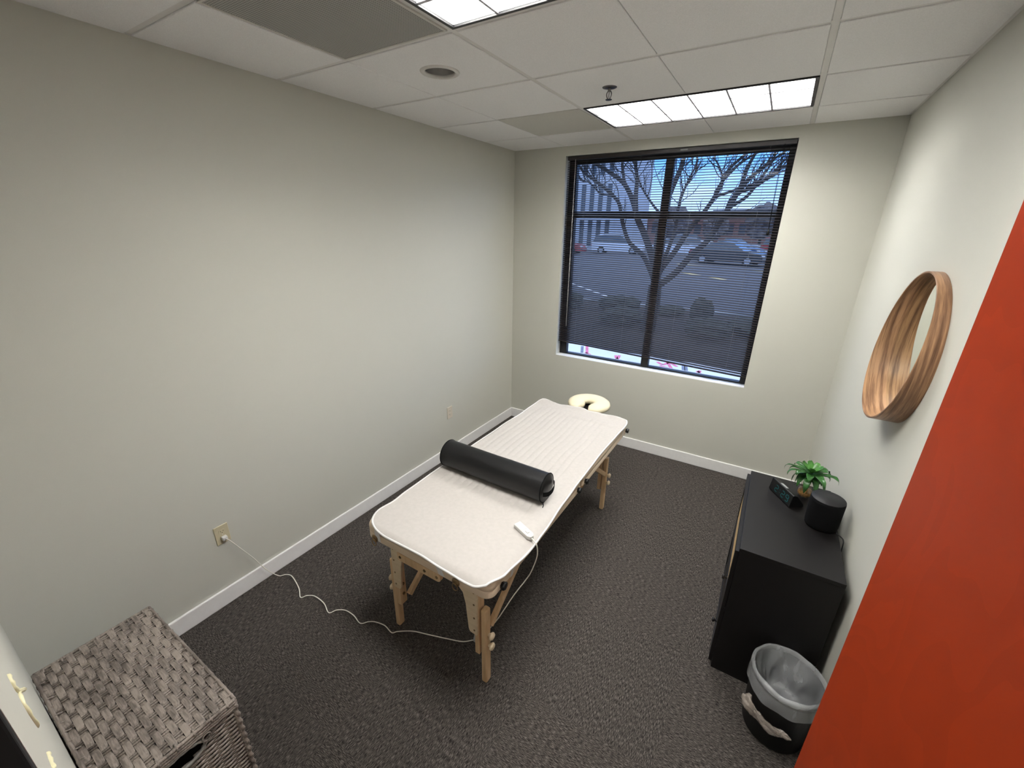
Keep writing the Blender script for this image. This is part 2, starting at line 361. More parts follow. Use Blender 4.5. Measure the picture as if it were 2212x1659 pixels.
# ------------------------------------------------------------------ ceiling: grid, tiles, fixtures
XL = 1.1413; Y0 = -.4926
xs_tee = [XL-4*T/2*0-2*T, XL, XL+2*T, XL+4*T]
def rows():
    ys = [0.0]; k = 0
    while Y0-T*k > YF: ys.append(Y0-T*k); k += 1
    ys.append(YF); return ys
ys = rows()          # cell r lies between ys[r] and ys[r+1]
xs = [0, XL-T, XL, XL+T, XL+2*T, W]
xkind = ['w', 's', 't', 's', 't', 'w']         # wall, scored, tee
LIGHTS = [(2, 1), (2, 4)]                      # (first column, row) of the 2x4 ft troffers
VENT = (1, 4)
GREY = (1, 1)
CANP = (.812, -2.012)
tile = MB(); gtile = MB()
for r in range(len(ys)-1):
    for c in range(len(xs)-1):
        if any(c in (lc, lc+1) and r == lr for lc, lr in LIGHTS) or (c, r) == VENT: continue
        gx0 = {'w': .012, 's': .002, 't': .013}[xkind[c]]; gx1 = {'w': .012, 's': .002, 't': .013}[xkind[c+1]]
        x0, x1 = xs[c]+gx0, xs[c+1]-gx1
        y1 = ys[r]-(.012 if r == 0 else .013); y0 = ys[r+1]+(.013)
        tgt = gtile if (c, r) == GREY else tile
        zt = H-.003 if (c, r) != GREY else H-.001
        if x0 < CANP[0] < x1 and y0 < CANP[1] < y1:      # tile with a round hole
            n = 48; R = .074
            ring = [(CANP[0]+R*math.cos(2*PI*k/n), CANP[1]+R*math.sin(2*PI*k/n)) for k in range(n)]
            outer = []
            for k in range(n):
                dx, dy = math.cos(2*PI*k/n), math.sin(2*PI*k/n)
                tx = ((x1 if dx > 0 else x0)-CANP[0])/dx if abs(dx) > 1e-6 else 1e9
                ty = ((y1 if dy > 0 else y0)-CANP[1])/dy if abs(dy) > 1e-6 else 1e9
                t = min(tx, ty); outer.append((CANP[0]+dx*t, CANP[1]+dy*t))
            for cx, cy in ((x0, y0), (x1, y0), (x1, y1), (x0, y1)):   # snap nearest ray to the corner
                k = min(range(n), key=lambda q: (outer[q][0]-cx)**2+(outer[q][1]-cy)**2); outer[k] = (cx, cy)
            vs = [(p[0], p[1], zt) for p in ring]+[(p[0], p[1], zt) for p in outer]+[(p[0], p[1], zt+.012) for p in outer]
            fs = [(k, (k+1) % n, n+(k+1) % n, n+k) for k in range(n)]+[(n+k, n+(k+1) % n, 2*n+(k+1) % n, 2*n+k) for k in range(n)]
            tgt.add(vs, fs)
        else: tgt.box((x0, y0, zt), (x1, y1, zt+.012))
# ceiling body above the tiles, open over the fixtures
CB = MB()
CZ = H+.009
holes = []
for lc, lr in LIGHTS: holes.append((xs[lc], xs[lc+2], ys[lr+1], ys[lr]))
holes.append((CANP[0]-.09, CANP[0]+.09, CANP[1]-.09, CANP[1]+.09))
gx = sorted(set([0, W]+[h[0] for h in holes]+[h[1] for h in holes])); gy = sorted(set([YF, 0]+[h[2] for h in holes]+[h[3] for h in holes]))
for i in range(len(gx)-1):
    for j in range(len(gy)-1):
        mx, my = (gx[i]+gx[i+1])/2, (gy[j]+gy[j+1])/2
        if any(h[0] < mx < h[1] and h[2] < my < h[3] for h in holes): continue
        CB.box((gx[i], gy[j], CZ), (gx[i+1], gy[j+1], CZ+.15))
ceil = struct(CB, 'ceiling', M['tile'], 'suspended ceiling of square white acoustic tiles', 'ceiling')
MB().box((-.1, YF-.1, CZ+.16), (W+.1, .2, CZ+.19)).build('ceiling_slab', M['tile'], ceil)
tile.build('ceiling_tile', M['tile'], ceil, bevel=.003, seg=2)
gtile.build('grey_ceiling_tile', M['greytile'], ceil)
g = MB()
for x in (XL, XL+2*T): g.box((x-.012, YF, H+.001), (x+.012, 0, H+.006))
for y in ys[1:-1]: g.box((0, y-.012, H+.0015), (W, y+.012, H+.0065))
g.box((0, YF, H), (.02, 0, H+.006)); g.box((W-.02, YF, H), (W, 0, H+.006)); g.box((0, -.02, H), (W, 0, H+.006))
g.build('tee_grid', M['tee'], ceil)

def troffer(lc, lr, label):
    x0, x1, y0, y1 = xs[lc]+.014, xs[lc+2]-.014, ys[lr+1]+.014, ys[lr]-.014
    t = empty('ceiling_light', ((x0+x1)/2, (y0+y1)/2, H), label, 'ceiling light', 'recessed ceiling lights')
    f = MB(); e = .014
    for a, c in (((x0, y0, H-.004), (x1, y0+e, H+.012)), ((x0, y1-e, H-.004), (x1, y1, H+.012)), ((x0, y0+e, H-.004), (x0+e, y1-e, H+.012)), ((x1-e, y0+e, H-.004), (x1, y1-e, H+.012))): f.box(a, c)
    f.build('frame', M['frame'], t)
    hz = H+.070; h = MB(); h.box((x0, y0, H+.012), (x0+.004, y1, hz)); h.box((x1-.004, y0, H+.012), (x1, y1, hz)); h.box((x0, y0, H+.012), (x1, y0+.004, hz)); h.box((x0, y1-.004, H+.012), (x1, y1, hz)); h.box((x0, y0, hz), (x1, y1, hz+.004))
    h.build('housing', M['louver'], t)
    MB().box((x0+.01, y0+.01, hz-.012), (x1-.01, y1-.01, hz-.004)).build('diffuser', M['panel'], t)
    l = MB(); X0, X1, YY0, YY1 = x0+e, x1-e, y0+e, y1-e
    zt, zb = H+.056, H+.003
    for k in range(0, 7):
        x = X0+(X1-X0)*k/6; w = .0015; wt = .004
        l.prism([(x-w, YY0, zb), (x+w, YY0, zb), (x+wt, YY0, zt), (x-wt, YY0, zt)], (0, YY1-YY0, 0))
    for k in range(0, 4):
        y = YY0+(YY1-YY0)*k/3; w = .0015; wt = .004
        l.prism([(X0, y-w, zb), (X0, y+w, zb), (X0, y+wt, zt), (X0, y-wt, zt)], (X1-X0, 0, 0))
    fixn(l.build('louver', M['louver'], t))
    bd = MB()
    for k in range(1, 6): x = X0+(X1-X0)*k/6; bd.box((x-.005, YY0, H-.0005), (x+.005, YY1, H+.003))
    for k in range(1, 3): y = YY0+(YY1-YY0)*k/3; bd.box((X0, y-.007, H-.0002), (X1, y+.007, H+.0032))
    bd.build('shaded_louver_edge', M['louvershade'], t)  # beads wider than the blades, coloured darker to draw the shaded grid
    return t
troffer(*LIGHTS[0], 'lit 18-cell troffer light in the ceiling just in front of the window')
troffer(*LIGHTS[1], 'lit troffer light cut off by the top edge, beside the perforated vent')
# perforated return vent
vx0, vx1, vy0, vy1 = xs[1], xs[2], ys[5], ys[4]
t = empty('ceiling_vent', ((vx0+vx1)/2, (vy0+vy1)/2, H), 'grey perforated square air vent in the ceiling beside the light', 'air vent')
MB().box((vx0+.022, vy0+.022, H-.003), (vx1-.022, vy1-.022, H+.002)).build('perforated_panel', M['grille'], t, bevel=.002)
b = MB()
for a, c in (((vx0+.013, vy0+.013, H-.004), (vx1-.013, vy0+.022, H+.004)), ((vx0+.013, vy1-.022, H-.004), (vx1-.013, vy1-.013, H+.004)), ((vx0+.013, vy0+.022, H-.004), (vx0+.022, vy1-.022, H+.004)), ((vx1-.022, vy0+.022, H-.004), (vx1-.013, vy1-.022, H+.004))): b.box(a, c)
b.build('vent_frame', M['greytile'], t)
# round recessed can light (off)
t = empty('downlight', (CANP[0], CANP[1], H), 'round unlit recessed downlight with a chrome reflector', 'downlight')
MB().lathe([(.073, H+.004), (.071, H-.006), (.078, H-.010), (.090, H-.008), (.094, H-.003), (.094, H-.001)], (CANP[0], CANP[1], 0), 48).build('trim_ring', M['whitemetal'], t, smooth=True)
MB().lathe([(.0735, H-.002), (.073, H+.02), (.071, H+.06), (.067, H+.10), (.060, H+.125), (.0, H+.127)], (CANP[0], CANP[1], 0), 48).build('reflector', M['chrome'], t, smooth=True)
# sprinkler
SP = (1.434, -1.41)
t = empty('fire_sprinkler', (SP[0], SP[1], H), 'small chrome fire sprinkler head hanging from the ceiling', 'sprinkler')
MB().lathe([(.0, H-.006), (.02, H-.008), (.036, H-.005), (.038, H-.0025), (.038, H-.002)], (*SP, 0), 32).build('escutcheon', M['nickel'], t, smooth=True)
b = MB(); b.tube([(SP[0], SP[1], H-.006), (SP[0], SP[1], H-.022)], .008, 12)
for s in (-1, 1): b.tube(smoothpath([(SP[0]+s*.007, SP[1], H-.02), (SP[0]+s*.013, SP[1], H-.032), (SP[0]+s*.010, SP[1], H-.046), (SP[0]+s*.003, SP[1], H-.056)]), .0028, 8)
b.tube([(SP[0], SP[1], H-.022), (SP[0], SP[1], H-.05)], .0022, 8); b.build('frame_arms', M['nickel'], t, smooth=True)
MB().lathe([(0, H-.0565), (.016, H-.0565), (.0165, H-.059), (0, H-.060)], (*SP, 0), 24).build('deflector', M['nickel'], t)

# ------------------------------------------------------------------ window
t = tag(bpy.data.objects.new('window_1', None), 'dark framed four pane window in the end wall', 'window', kind='structure'); COL.objects.link(t); t.location = ((WX0+WX1)/2, .1, WZ0)
FY0, FY1 = .09, .145
fz0 = WZ0+.006; MX = 1.437; TZ = 2.2
b = MB(); fw = .055
b.box((WX0, FY0, fz0), (WX0+fw+.02, FY1, WZ1)); b.box((WX1-.045, FY0, fz0), (WX1, FY1, WZ1)); b.box((WX0+fw+.02, FY0, WZ1-.06), (WX1-.045, FY1, WZ1)); b.box((WX0+fw+.02, FY0, fz0), (WX1-.045, FY1, fz0+.012))
b.build('window_frame', M['frame'], t, bevel=.003)
MB().box((MX-.034, FY0-.002, fz0), (MX+.034, FY1+.002, WZ1-.06)).build('mullion', M['frame'], t, bevel=.003)
b = MB(); b.box((WX0+fw+.02, FY0, TZ-.028), (MX-.034, FY1, TZ+.028)); b.box((MX+.034, FY0, TZ-.028), (WX1-.045, FY1, TZ+.028)); b.build('transom_bar', M['frame'], t, bevel=.003)
for xa, xb in ((WX0+fw+.02, MX-.034), (MX+.034, WX1-.045)):
    for za, zb in ((fz0+.012, TZ-.028), (TZ+.028, WZ1-.06)):
        MB().box((xa, .112, za), (xb, .118, zb)).build('pane', M['glass'], t)
b = MB(); b.box((WX0, .0005, WZ0-.0), (WX1, .20, WZ0+.006)); b.build('window_sill', M['sillw'], t)

# ------------------------------------------------------------------ blind
BY = .030; BX0, BX1 = WX0+.012, WX1-.006
t = empty('window_blind', ((BX0+BX1)/2, BY, WZ1), 'dark brown metal venetian blind lowered over the window', 'blind')
MB().box((BX0, BY-.014, WZ1-.034), (BX1, BY+.016, WZ1-.004)).build('headrail', M['slat'], t, bevel=.002)
MB().box((1.52, BY-.0152, WZ1-.022), (1.575, BY-.0138, WZ1-.014)).build('rail_clip', M['labelg'], t)
NS = 89; ztop = WZ1-.045; zl, zr = 1.000, .930
for k in range(NS):
    a = (k+.3)/NS
    z0_, z1_ = ztop+(zl-ztop)*a, ztop+(zr-ztop)*a
    tilt = math.radians(20); sg = 4
    def fn(u, v, z0_=z0_, z1_=z1_):
        x = BX0+(BX1-BX0)*u; w = (v-.5)*.0254
        crown = .0018*(1-(2*v-1)**2)
        return (x, BY+w*math.cos(tilt), z0_+(z1_-z0_)*u + w*math.sin(tilt)+crown + .0006*math.sin(x*9+k))
    s_ = MB(); s_.grid(fn, 6, sg); s_.build('slat', M['slat'], t, smooth=True)
b = MB(); b.prism([(BX0, BY-.012, zl-.014), (BX0, BY+.012, zl-.014), (BX0, BY+.012, zl-.002), (BX0, BY-.012, zl-.002)], (BX1-BX0, 0, zr-zl)); fixn(b.build('bottom_rail', M['slat'], t, bevel=.002))
for x in (.735, 1.21, 1.66, 2.14):
    u = (x-BX0)/(BX1-BX0); b = MB()
    for dy in (-.013, .013): b.tube([(x, BY+dy, ztop+.01), (x, BY+dy, zl+(zr-zl)*u-.01)], .00045, 5)
    b.build('ladder_cord', M['laddercord'], t)
b = MB(); b.tube([(.633, BY-.022, WZ1-.03), (.636, BY-.024, 1.15)], .0038, 8); b.build('tilt_wand', film('clear_wand', .8, (.6, .6, .6), .2), t, smooth=True)
b = MB()
for dx in (0, .008): b.tube(smoothpath([(2.222+dx, BY-.02, WZ1-.03), (2.226+dx*.6, BY-.022, 2.4), (2.236+dx*.2, BY-.022, 2.09)]), .0015, 6)
pc = b.build('pull_cord', M['blackfab'], t, smooth=True)
MB().lathe([(.0, 2.05), (.009, 2.052), (.012, 2.066), (.007, 2.085), (.003, 2.10), (0, 2.10)], (2.237, BY-.022, 0), 16).build('tassel', M['blackplastic'], pc, smooth=True)

# ------------------------------------------------------------------ open door
DE = Vector((2.622, -2.948)); DH = Vector((2.795, YF+.005))
dv = (DE-DH).normalized(); dn = Vector((-dv.y, dv.x))      # dn points to the room side (-x)
if dn.x > 0: dn = -dn
t = tag(bpy.data.objects.new('door_1', None), 'reddish cherry wood slab door standing open at the right', 'door', kind='structure'); COL.objects.link(t); t.location = (DH.x, DH.y, 0)
th = .044
p = [(DH.x, DH.y, .012), (DE.x, DE.y, .012), (DE.x-dn.x*th, DE.y-dn.y*th, .012), (DH.x-dn.x*th, DH.y-dn.y*th, .012)]
fixn(MB().prism(p, (0, 0, 2.13)).build('door_slab', M['cherry'], t, bevel=.002))
for z in (.25, 1.07, 1.9):
    b = MB(); b.tube([(DH.x+dn.x*.006, DH.y+.003, z-.05), (DH.x+dn.x*.006, DH.y+.003, z+.05)], .007, 12); b.build('hinge', M['chrome'], t, smooth=True)
hc = DE-dv*.07                                             # lever on the far (wall) face
b = MB(); q = Vector((hc.x-dn.x*th, hc.y-dn.y*th, 1.0)); o3 = Vector((-dn.x, -dn.y, 0))
b.tube([q+o3*.0005, q+o3*.008], .028, 20); b.tube([q+o3*.008, q+o3*.04], .009, 12); b.tube([q+o3*.04, q+o3*.04-Vector((dv.x, dv.y, 0))*.10], .009, 12)
b.build('door_handle', M['chrome'], t, smooth=True)

# ------------------------------------------------------------------ outlets
def outlet(name, y, z, mt, label, group=None):
    t = empty(name, (0, y, z-.058), label, 'outlet')
    MB().box((.0004, y-.036, z-.058), (.006, y+.036, z+.058)).build('cover_plate', mt, t, bevel=.003, seg=3)
    for s in (-1, 1):
        c = z+s*.0195
        poly = [(.0055, y+.0175*math.cos(a)*1.0, c+max(-.0125, min(.0125, .0175*math.sin(a)))) for a in [2*PI*k/24 for k in range(24)]]
        r_ = fixn(MB().prism(poly, (.0022, 0, 0)).build('receptacle', mt, t))
        b = MB(); b.box((.0074, y-.0075, c-.001), (.0079, y-.0055, c+.007)); b.box((.0074, y+.0055, c+.0), (.0079, y+.0075, c+.006)); b.tube([(.0074, y, c-.0065), (.0079, y, c-.0065)], .0022, 8)
        b.build('slots', M['dark'], r_)
    MB().tube([(.006, y, z), (.0072, y, z)], .003, 10).build('screw', M['whitemetal'], t)
    return t
outlet('wall_outlet', -3.073, .451, M['ivory'], 'ivory double outlet on the left wall with a white plug in it')
outlet('wall_outlet', -1.103, .452, M['ivory2'], 'empty beige double outlet low on the left wall near the window corner')

# ------------------------------------------------------------------ mirror
MYc, MZc, MR = -1.680, 1.653, .293
t = empty('wall_mirror', (W, MYc, MZc), 'round mirror in a deep bent walnut hoop on the right wall', 'mirror')
def hoop():
    b = MB(); n = 160; vs = []
    for k in range(n):
        a = 2*PI*k/n; c_, s_ = math.cos(a), math.sin(a); d = .062-.086*MR*s_+.014*MR*c_
        for rr, dd in ((MR, .0006), (MR, d-.0008), (MR-.001, d), (MR-.0055, d), (MR-.0065, d-.0008), (MR-.0065, .0006)): vs.append((W-dd, MYc+rr*c_, MZc+rr*s_))
    b.add(vs, [(6*k+j, 6*k+(j+1) % 6, 6*((k+1) % n)+(j+1) % 6, 6*((k+1) % n)+j) for k in range(n) for j in range(6)]); return b
hp = hoop().build('wooden_hoop', M['walnut'], t); autosmooth(fixn(hp))
rot = Matrix(((0, 0, -1), (1, 0, 0), (0, 1, 0)))        # local z -> -x
MB().lathe([(0, .006), (MR-.0075, .006), (MR-.0075, .001), (0, .001)], (W, MYc, MZc), 96, mat=rot).build('mirror_glass', M['mirror'], t)

# ------------------------------------------------------------------ massage table
TX0, TX1, TY0, TY1, TZT = .868, 1.620, -2.785, -.935, .720
TMY = -1.835; TC = 1.238
t = empty('massage_table', (TC, TMY, 0), 'folding massage table with cream vinyl pad and beech legs', 'massage table')
def rounded(x0, x1, y0, y1, rr, n=8):
    out = []
    for cx, cy, a0, r in ((x1-rr[0], y1-rr[0], 0, rr[0]), (x0+rr[1], y1-rr[1], 90, rr[1]), (x0+rr[2], y0+rr[2], 180, rr[2]), (x1-rr[3], y0+rr[3], 270, rr[3])):
        for k in range(n+1):
            a = math.radians(a0+90*k/n); out.append((cx+r*math.cos(a), cy+r*math.sin(a)))
    return out
def slab(mb, outline, prof):        # prof: (inset, z) from bottom to top
    cx = sum(p[0] for p in outline)/len(outline); cy = sum(p[1] for p in outline)/len(outline); n = len(outline)
    hx = max(p[0] for p in outline)-cx; hy = max(p[1] for p in outline)-cy
    vs = []
    for ins, z in prof:
        for x, y in outline: vs.append((cx+(x-cx)*(1-ins/hx), cy+(y-cy)*(1-ins/hy), z))
    K = len(prof)
    fs = [(i*n+k, i*n+(k+1) % n, (i+1)*n+(k+1) % n, (i+1)*n+k) for i in range(K-1) for k in range(n)]
    fs += [tuple(range(n))[::-1], tuple((K-1)*n+k for k in range(n))]
    mb.add(vs, fs); return mb
prof = [(.006, .636), (0, .640), (0, .668), (.003, .673), (0, .678), (.0, .700), (.004, .711), (.012, .718), (.024, .720)]
for (ya, yb, rr) in ((TY0, TMY-.012, (.012, .012, .06, .045)), (TMY+.012, TY1, (.075, .075, .012, .012))):
    autosmooth(slab(MB(), rounded(TX0, TX1, ya, yb, rr), prof).build('padded_top', M['vinyl'], t), 50)
# wooden rails under each half
b = MB()
for ya, yb in ((TY0+.09, TMY-.02), (TMY+.02, TY1-.09)):
    b.box((TX0+.02, ya, .605), (TX0+.045, yb, .636)); b.box((TX1-.045, ya, .605), (TX1-.02, yb, .636))
    b.box((TX0+.045, ya, .605), (TX1-.045, ya+.022, .636)); b.box((TX0+.045, yb-.022, .605), (TX1-.045, yb, .636))
b.build('frame_rail', M['beech'], t, bevel=.002)
def rounded_plate(mb, pts, y, th):
    mb.prism([(x, y, z) for x, z in pts], (0, th, 0))
def leg_set(yl, s):                  # s: direction of the table's middle along y
    out = -s
    for side in (-1, 1):             # -1: left
        xi = TC + side*.257          # inner board centre
        xo = TC + side*.292          # outer extension centre
        mb = MB(); mb.box((xi-.013, yl-.022, .175), (xi+.013, yl+.022, .636)); lg = mb.build('leg', M['beech'], t, bevel=.003)
        mb = MB(); mb.box((xo-.0155, yl-.020, 0), (xo+.0155, yl+.020, .46)); ex = mb.build('leg_extension', M['beech'], lg, bevel=.008, seg=3)
        b2 = MB()
        for z in (.14, .30, .36, .42): b2.tube([(xi-.0135, yl, z+.04), (xi+.0135, yl, z+.04)], .004, 10)
        for zz in (.31, .245):
            kn = MB(); mt = Matrix(((0, 0, side), (0, 1, 0), (1, 0, 0)))
            kn.lathe([(.0, .0), (.009, .001), (.009, .008), (.017, .013), (.019, .020), (.014, .027), (0, .029)], (xo+side*.0155, yl, zz), 14, mat=mt)
            kn.build('leg_knob', M['ply'], lg, smooth=True)
            wn = MB(); wn.tube([(xi-side*.0135, yl, zz), (xi-side*.019, yl, zz)], .008, 12); wn.build('bolt', M['brass'], lg)
        # brace, towards the middle of the table
        z0b = .215 if side < 0 else .33
        br = MB(); xb = xi-side*.022 if side < 0 else xi+side*.0
        if side > 0: xb = xo+.004
        br.bar((xb, yl+s*.03, z0b), (xb, yl+s*.03+s*(.605-z0b)/.72, .612), .022, .032); br.build('brace', M['beech'], t, bevel=.002)
    # plywood gussets and short rail on the outer face
    yo = yl+out*.0225; dth = out*.012
    for side in (-1, 1):
        X = lambda d: TC+side*d
        pts = [(X(.268), .636), (X(.268), .315), (X(.262), .307), (X(.225), .312), (X(.218), .33), (X(.205), .47), (X(.19), .53), (X(.155), .565), (X(.11), .575), (X(.11), .636)]
        gm = MB(); rounded_plate(gm, pts, yo, dth); gp = fixn(gm.build('gusset_plate', M['ply'], t, bevel=.0015))
        for z in (.335, .41, .49, .56): MB().tube([(X(.252), yo+dth, z), (X(.252), yo+dth*1.12, z)], .005, 10).build('screw', M['brass'], gp)
    rl = MB(); rl.prism([(TC-.200, yo+dth*1.02, .535)]+[(TC+.055+.024*math.cos(a), yo+dth*1.02, .559+.024*math.sin(a)) for a in [math.radians(q) for q in range(-90, 91, 20)]]+[(TC-.200, yo+dth*1.02, .583)], (0, out*.02, 0))
    cr = fixn(rl.build('cross_rail', M['beech'], t, bevel=.002))
    for x in (TC-.18, TC-.02, TC+.055): MB().tube([(x, yo+dth*1.02+out*.02, .559), (x, yo+dth*1.02+out*.0215, .559)], .008, 12).build('bolt', M['brass'], cr)
leg_set(-2.69, 1); leg_set(-1.10, -1)
# hardware: end clasps, corner protectors
for x in (TX0+.075, TX1-.175):
    b = MB(); b.lathe([(0, 0), (.019, .001), (.021, .004), (.015, .008), (0, .009)], (x, TY0, .652), 20, mat=Matrix(((1, 0, 0), (0, 0, -1), (0, 1, 0)))); 
    h_ = b.build('clasp_plate', M['brass'], t, smooth=True)
    b = MB(); b.tube([(x+.014*math.cos(a), TY0-.010, .632+.018*math.sin(a)) for a in [2*PI*k/20 for k in range(21)]], .0025, 8); b.build('ring', M['brass'], h_, smooth=True)
def knob(y, z, xx=None):
    x = TX1 if xx is None else xx
    b = MB(); b.lathe([(.0, -.004), (.017, 0), (.017, .008), (.021, .012), (.018, .020), (.0, .022)], (x, y, z), 6, mat=Matrix(((0, 0, 1), (0, 1, 0), (1, 0, 0)))); b.build('corner_bumper', M['blackplastic'], t, bevel=.002)
knob(-2.695, .655); knob(TMY-.055, .662); knob(TMY+.055, .662); knob(-.985, .662, TX1-.001)
b = MB(); b.box((TX1-.004, TMY-.04, .637), (TX1+.003, TMY+.04, .648)); b.build('hinge_plate', M['brass'], t)
# narrow white elastic straps of the cover, round the pad edge
def strap(pts, wdir, w=.022):
    b = MB(); q = Vector(wdir)*w/2
    vs = []; 
    for p in pts: vs += [Vector(p)-q, Vector(p)+q]
    b.add(vs, [(2*i, 2*i+1, 2*i+3, 2*i+2) for i in range(len(pts)-1)]); return b

# ------------------------------------------------------------------ face cradle
FC = Vector((1.235, -.775)); FZ = .715
t2 = empty('face_cradle', (FC.x, FC.y, FZ-.05), 'ivory horseshoe face cradle cushion at the far end of the table', 'face cradle')
def cradle():
    b = MB(); n = 48; m_ = 16; vs = []
    for i in range(n+1):
        a = math.radians(-72+ (180+144)*i/n) ; 
        ca, sa = math.cos(a), math.sin(a)
        rx, ry = .105, .095; c = Vector((FC.x+rx*ca, FC.y+ry*sa*1.05, FZ+.004*sa))
        tt = Vector((-rx*sa, ry*ca*1.05, 0)).normalized(); nn = Vector((tt.y, -tt.x, 0))
        e = min(i, n-i)/3.0; k = min(1, .62+.38*e) if e < 1 else 1
        for j in range(m_):
            th = 2*PI*j/m_; q = .070*k; hh = .033*k
            cx = math.copysign(abs(math.cos(th))**.8, math.cos(th)); sy = math.copysign(abs(math.sin(th))**.8, math.sin(th))
            vs.append(c + nn*(cx*q) + Vector((0, 0, 1))*(sy*hh))
    fs = [(i*m_+j, i*m_+(j+1) % m_, (i+1)*m_+(j+1) % m_, (i+1)*m_+j) for i in range(n) for j in range(m_)]
    fs += [tuple(range(m_)), tuple(n*m_+j for j in range(m_))[::-1]]
    b.add(vs, fs); return b
fixn(cradle().build('cushion', M['cradle'], t2, smooth=True))
b = MB(); slab(b, rounded(FC.x-.11, FC.x+.11, FC.y-.10, FC.y+.10, (.05,)*4), [(0, FZ-.045), (0, FZ-.034)]); b.build('support_plate', M['blackplastic'], t2)
b = MB()
for s in (-1, 1): b.tube([(FC.x+s*.06, FC.y-.02, FZ-.052), (FC.x+s*.06, TY1-.0, FZ-.058)], .007, 10); b.bar((FC.x+s*.06, FC.y-.05, FZ-.05), (FC.x+s*.06, FC.y+.05, FZ-.05), .012, .012)
b.build('support_rod', M['chrome'], t2, smooth=True)

# ------------------------------------------------------------------ table warmer pad
PZ = .7225
t3 = empty('table_warmer', (TC, TMY, PZ), 'white fleece heated cover spread over the massage table', 'heated cover')
XLt = [(-2.80, .868), (-2.70, .862), (-2.61, .880), (-2.5, .872), (-2.25, .862), (-1.9, .858), (-1.5, .856), (-1.29, .872), (-1.15, .864), (-1.0, .862), (-.9, .868)]
XRt = [(-2.80, 1.612), (-2.70, 1.636), (-2.5, 1.650), (-2.39, 1.646), (-2.1, 1.632), (-1.9, 1.624), (-1.5, 1.617), (-1.2, 1.621), (-.98, 1.629), (-.9, 1.622)]
YNt = [(.86, -2.790), (1.06, -2.802), (1.25, -2.800), (1.40, -2.806), (1.55, -2.812), (1.64, -2.79)]
YFt = [(.86, -.925), (.97, -.908), (1.08, -.918), (1.18, -.935), (1.30, -.940), (1.40, -.928), (1.5, -.918), (1.62, -.935)]
def warm(u, v, lift=0.0):
    U, V = 2*u-1, 2*v-1
    cx_ = (.09 if V < 0 else .08) if U < 0 else (.030 if V < 0 else .05); cy_ = cx_*.42
    U2 = U*(1-cx_*abs(V)**20); V2 = V*(1-cy_*abs(U)**10)
    ya = -2.80+(1.87)*(V2+1)/2
    xl, xr = lerp(XLt, ya), lerp(XRt, ya)
    x = xl+(xr-xl)*(U2+1)/2
    yn, yf = lerp(YNt, x), lerp(YFt, x)
    y = yn+(yf-yn)*(V2+1)/2
    d = max(0, TX0+.012-x, x-(TX1-.012)); e = max(0, TY0+.012-y, y-(TY1-.012))
    dd = math.hypot(d, e)
    z = PZ - min(.016, dd*dd*9+dd*.12)
    ns = noise.noise(Vector((x*5, y*3, 1.3)))*.0030 + noise.noise(Vector((x*13, y*7, 4)))*.0012
    # two shallow creases in the near half
    for (ax, ay, bx, by, hh) in ((.98, -2.62, 1.16, -2.20, .0022), (1.02, -2.74, 1.22, -2.30, .0014), (1.28, -2.66, 1.38, -2.40, .0012)):
        L2 = (bx-ax)**2+(by-ay)**2; tt = max(0, min(1, ((x-ax)*(bx-ax)+(y-ay)*(by-ay))/L2)); ds = math.hypot(x-ax-tt*(bx-ax), y-ay-tt*(by-ay))
        ns += hh*math.exp(-(ds/.012)**2)*math.sin(PI*min(1, max(0, tt))*.9+.2)
    k = min(1, max(0, (y+2.36)/.12))*min(1, max(0, (-1.04-y)/.06))*min(1, max(0, (x-.90)/.03))*min(1, max(0, (1.56-x)/.05))
    ph = (x+.004*math.sin(y*14)+.006*noise.noise(Vector((x*3, y*3, 9))))/.043
    g_ = abs(math.sin(PI*ph))
    ns += k*(.0058*(g_**.5)-.0030)
    fe = math.exp(-((y+.935)/.035)**2); ns += fe*(.005+.005*math.sin(x*21+1.5)+.003*math.sin(x*47)) + .012*math.exp(-((y+.97)/.05)**2-((x-.90)/.05)**2)
    # raised block near the head
    kk = math.exp(-((y+1.10)/.028)**4)*math.exp(-((x-1.40)/.16)**6); ns += kk*(.0035+.001*math.sin(x*90))
    return Vector((x, y, z+.0035+ns+lift))
b = MB(); b.grid(warm, 190, 420)
wp = b.build('fleece_cover', M['fleece'], t3, smooth=True)
sol = wp.modifiers.new('thick', 'SOLIDIFY'); sol.thickness = .004; sol.offset = -1
loop = [warm(i/60, 0) for i in range(60)]+[warm(1, i/120) for i in range(120)]+[warm(1-i/60, 1) for i in range(60)]+[warm(0, 1-i/120) for i in range(121)]
MB().tube([p+Vector((0, 0, -.001)) for p in loop], .0052, 8, cap=False).build('edge_piping', M['piping'], t3, smooth=True)
# straps of the cover at the corners
yo = TY0-.0018
for x, dx in ((.962, .004), (1.335, .03)):
    pts = [(x, yo, .716), (x+dx*.4, yo-.001, .69), (x+dx, yo, .645), (x+dx*1.6, yo+.02, .634)]
    strap(pts, (1, 0, 0), .034).build('corner_strap', M['piping'], t3)
for y, dy in ((-2.60, -.02), (-1.08, .012)):
    pts = [(TX1+.002, y, .716), (TX1+.004, y+dy*.5, .69), (TX1+.002, y+dy, .640), (TX1-.02, y+dy*1.2, .634)]
    strap(pts, (0, 1, 0), .02).build('corner_strap', M['piping'], t3)
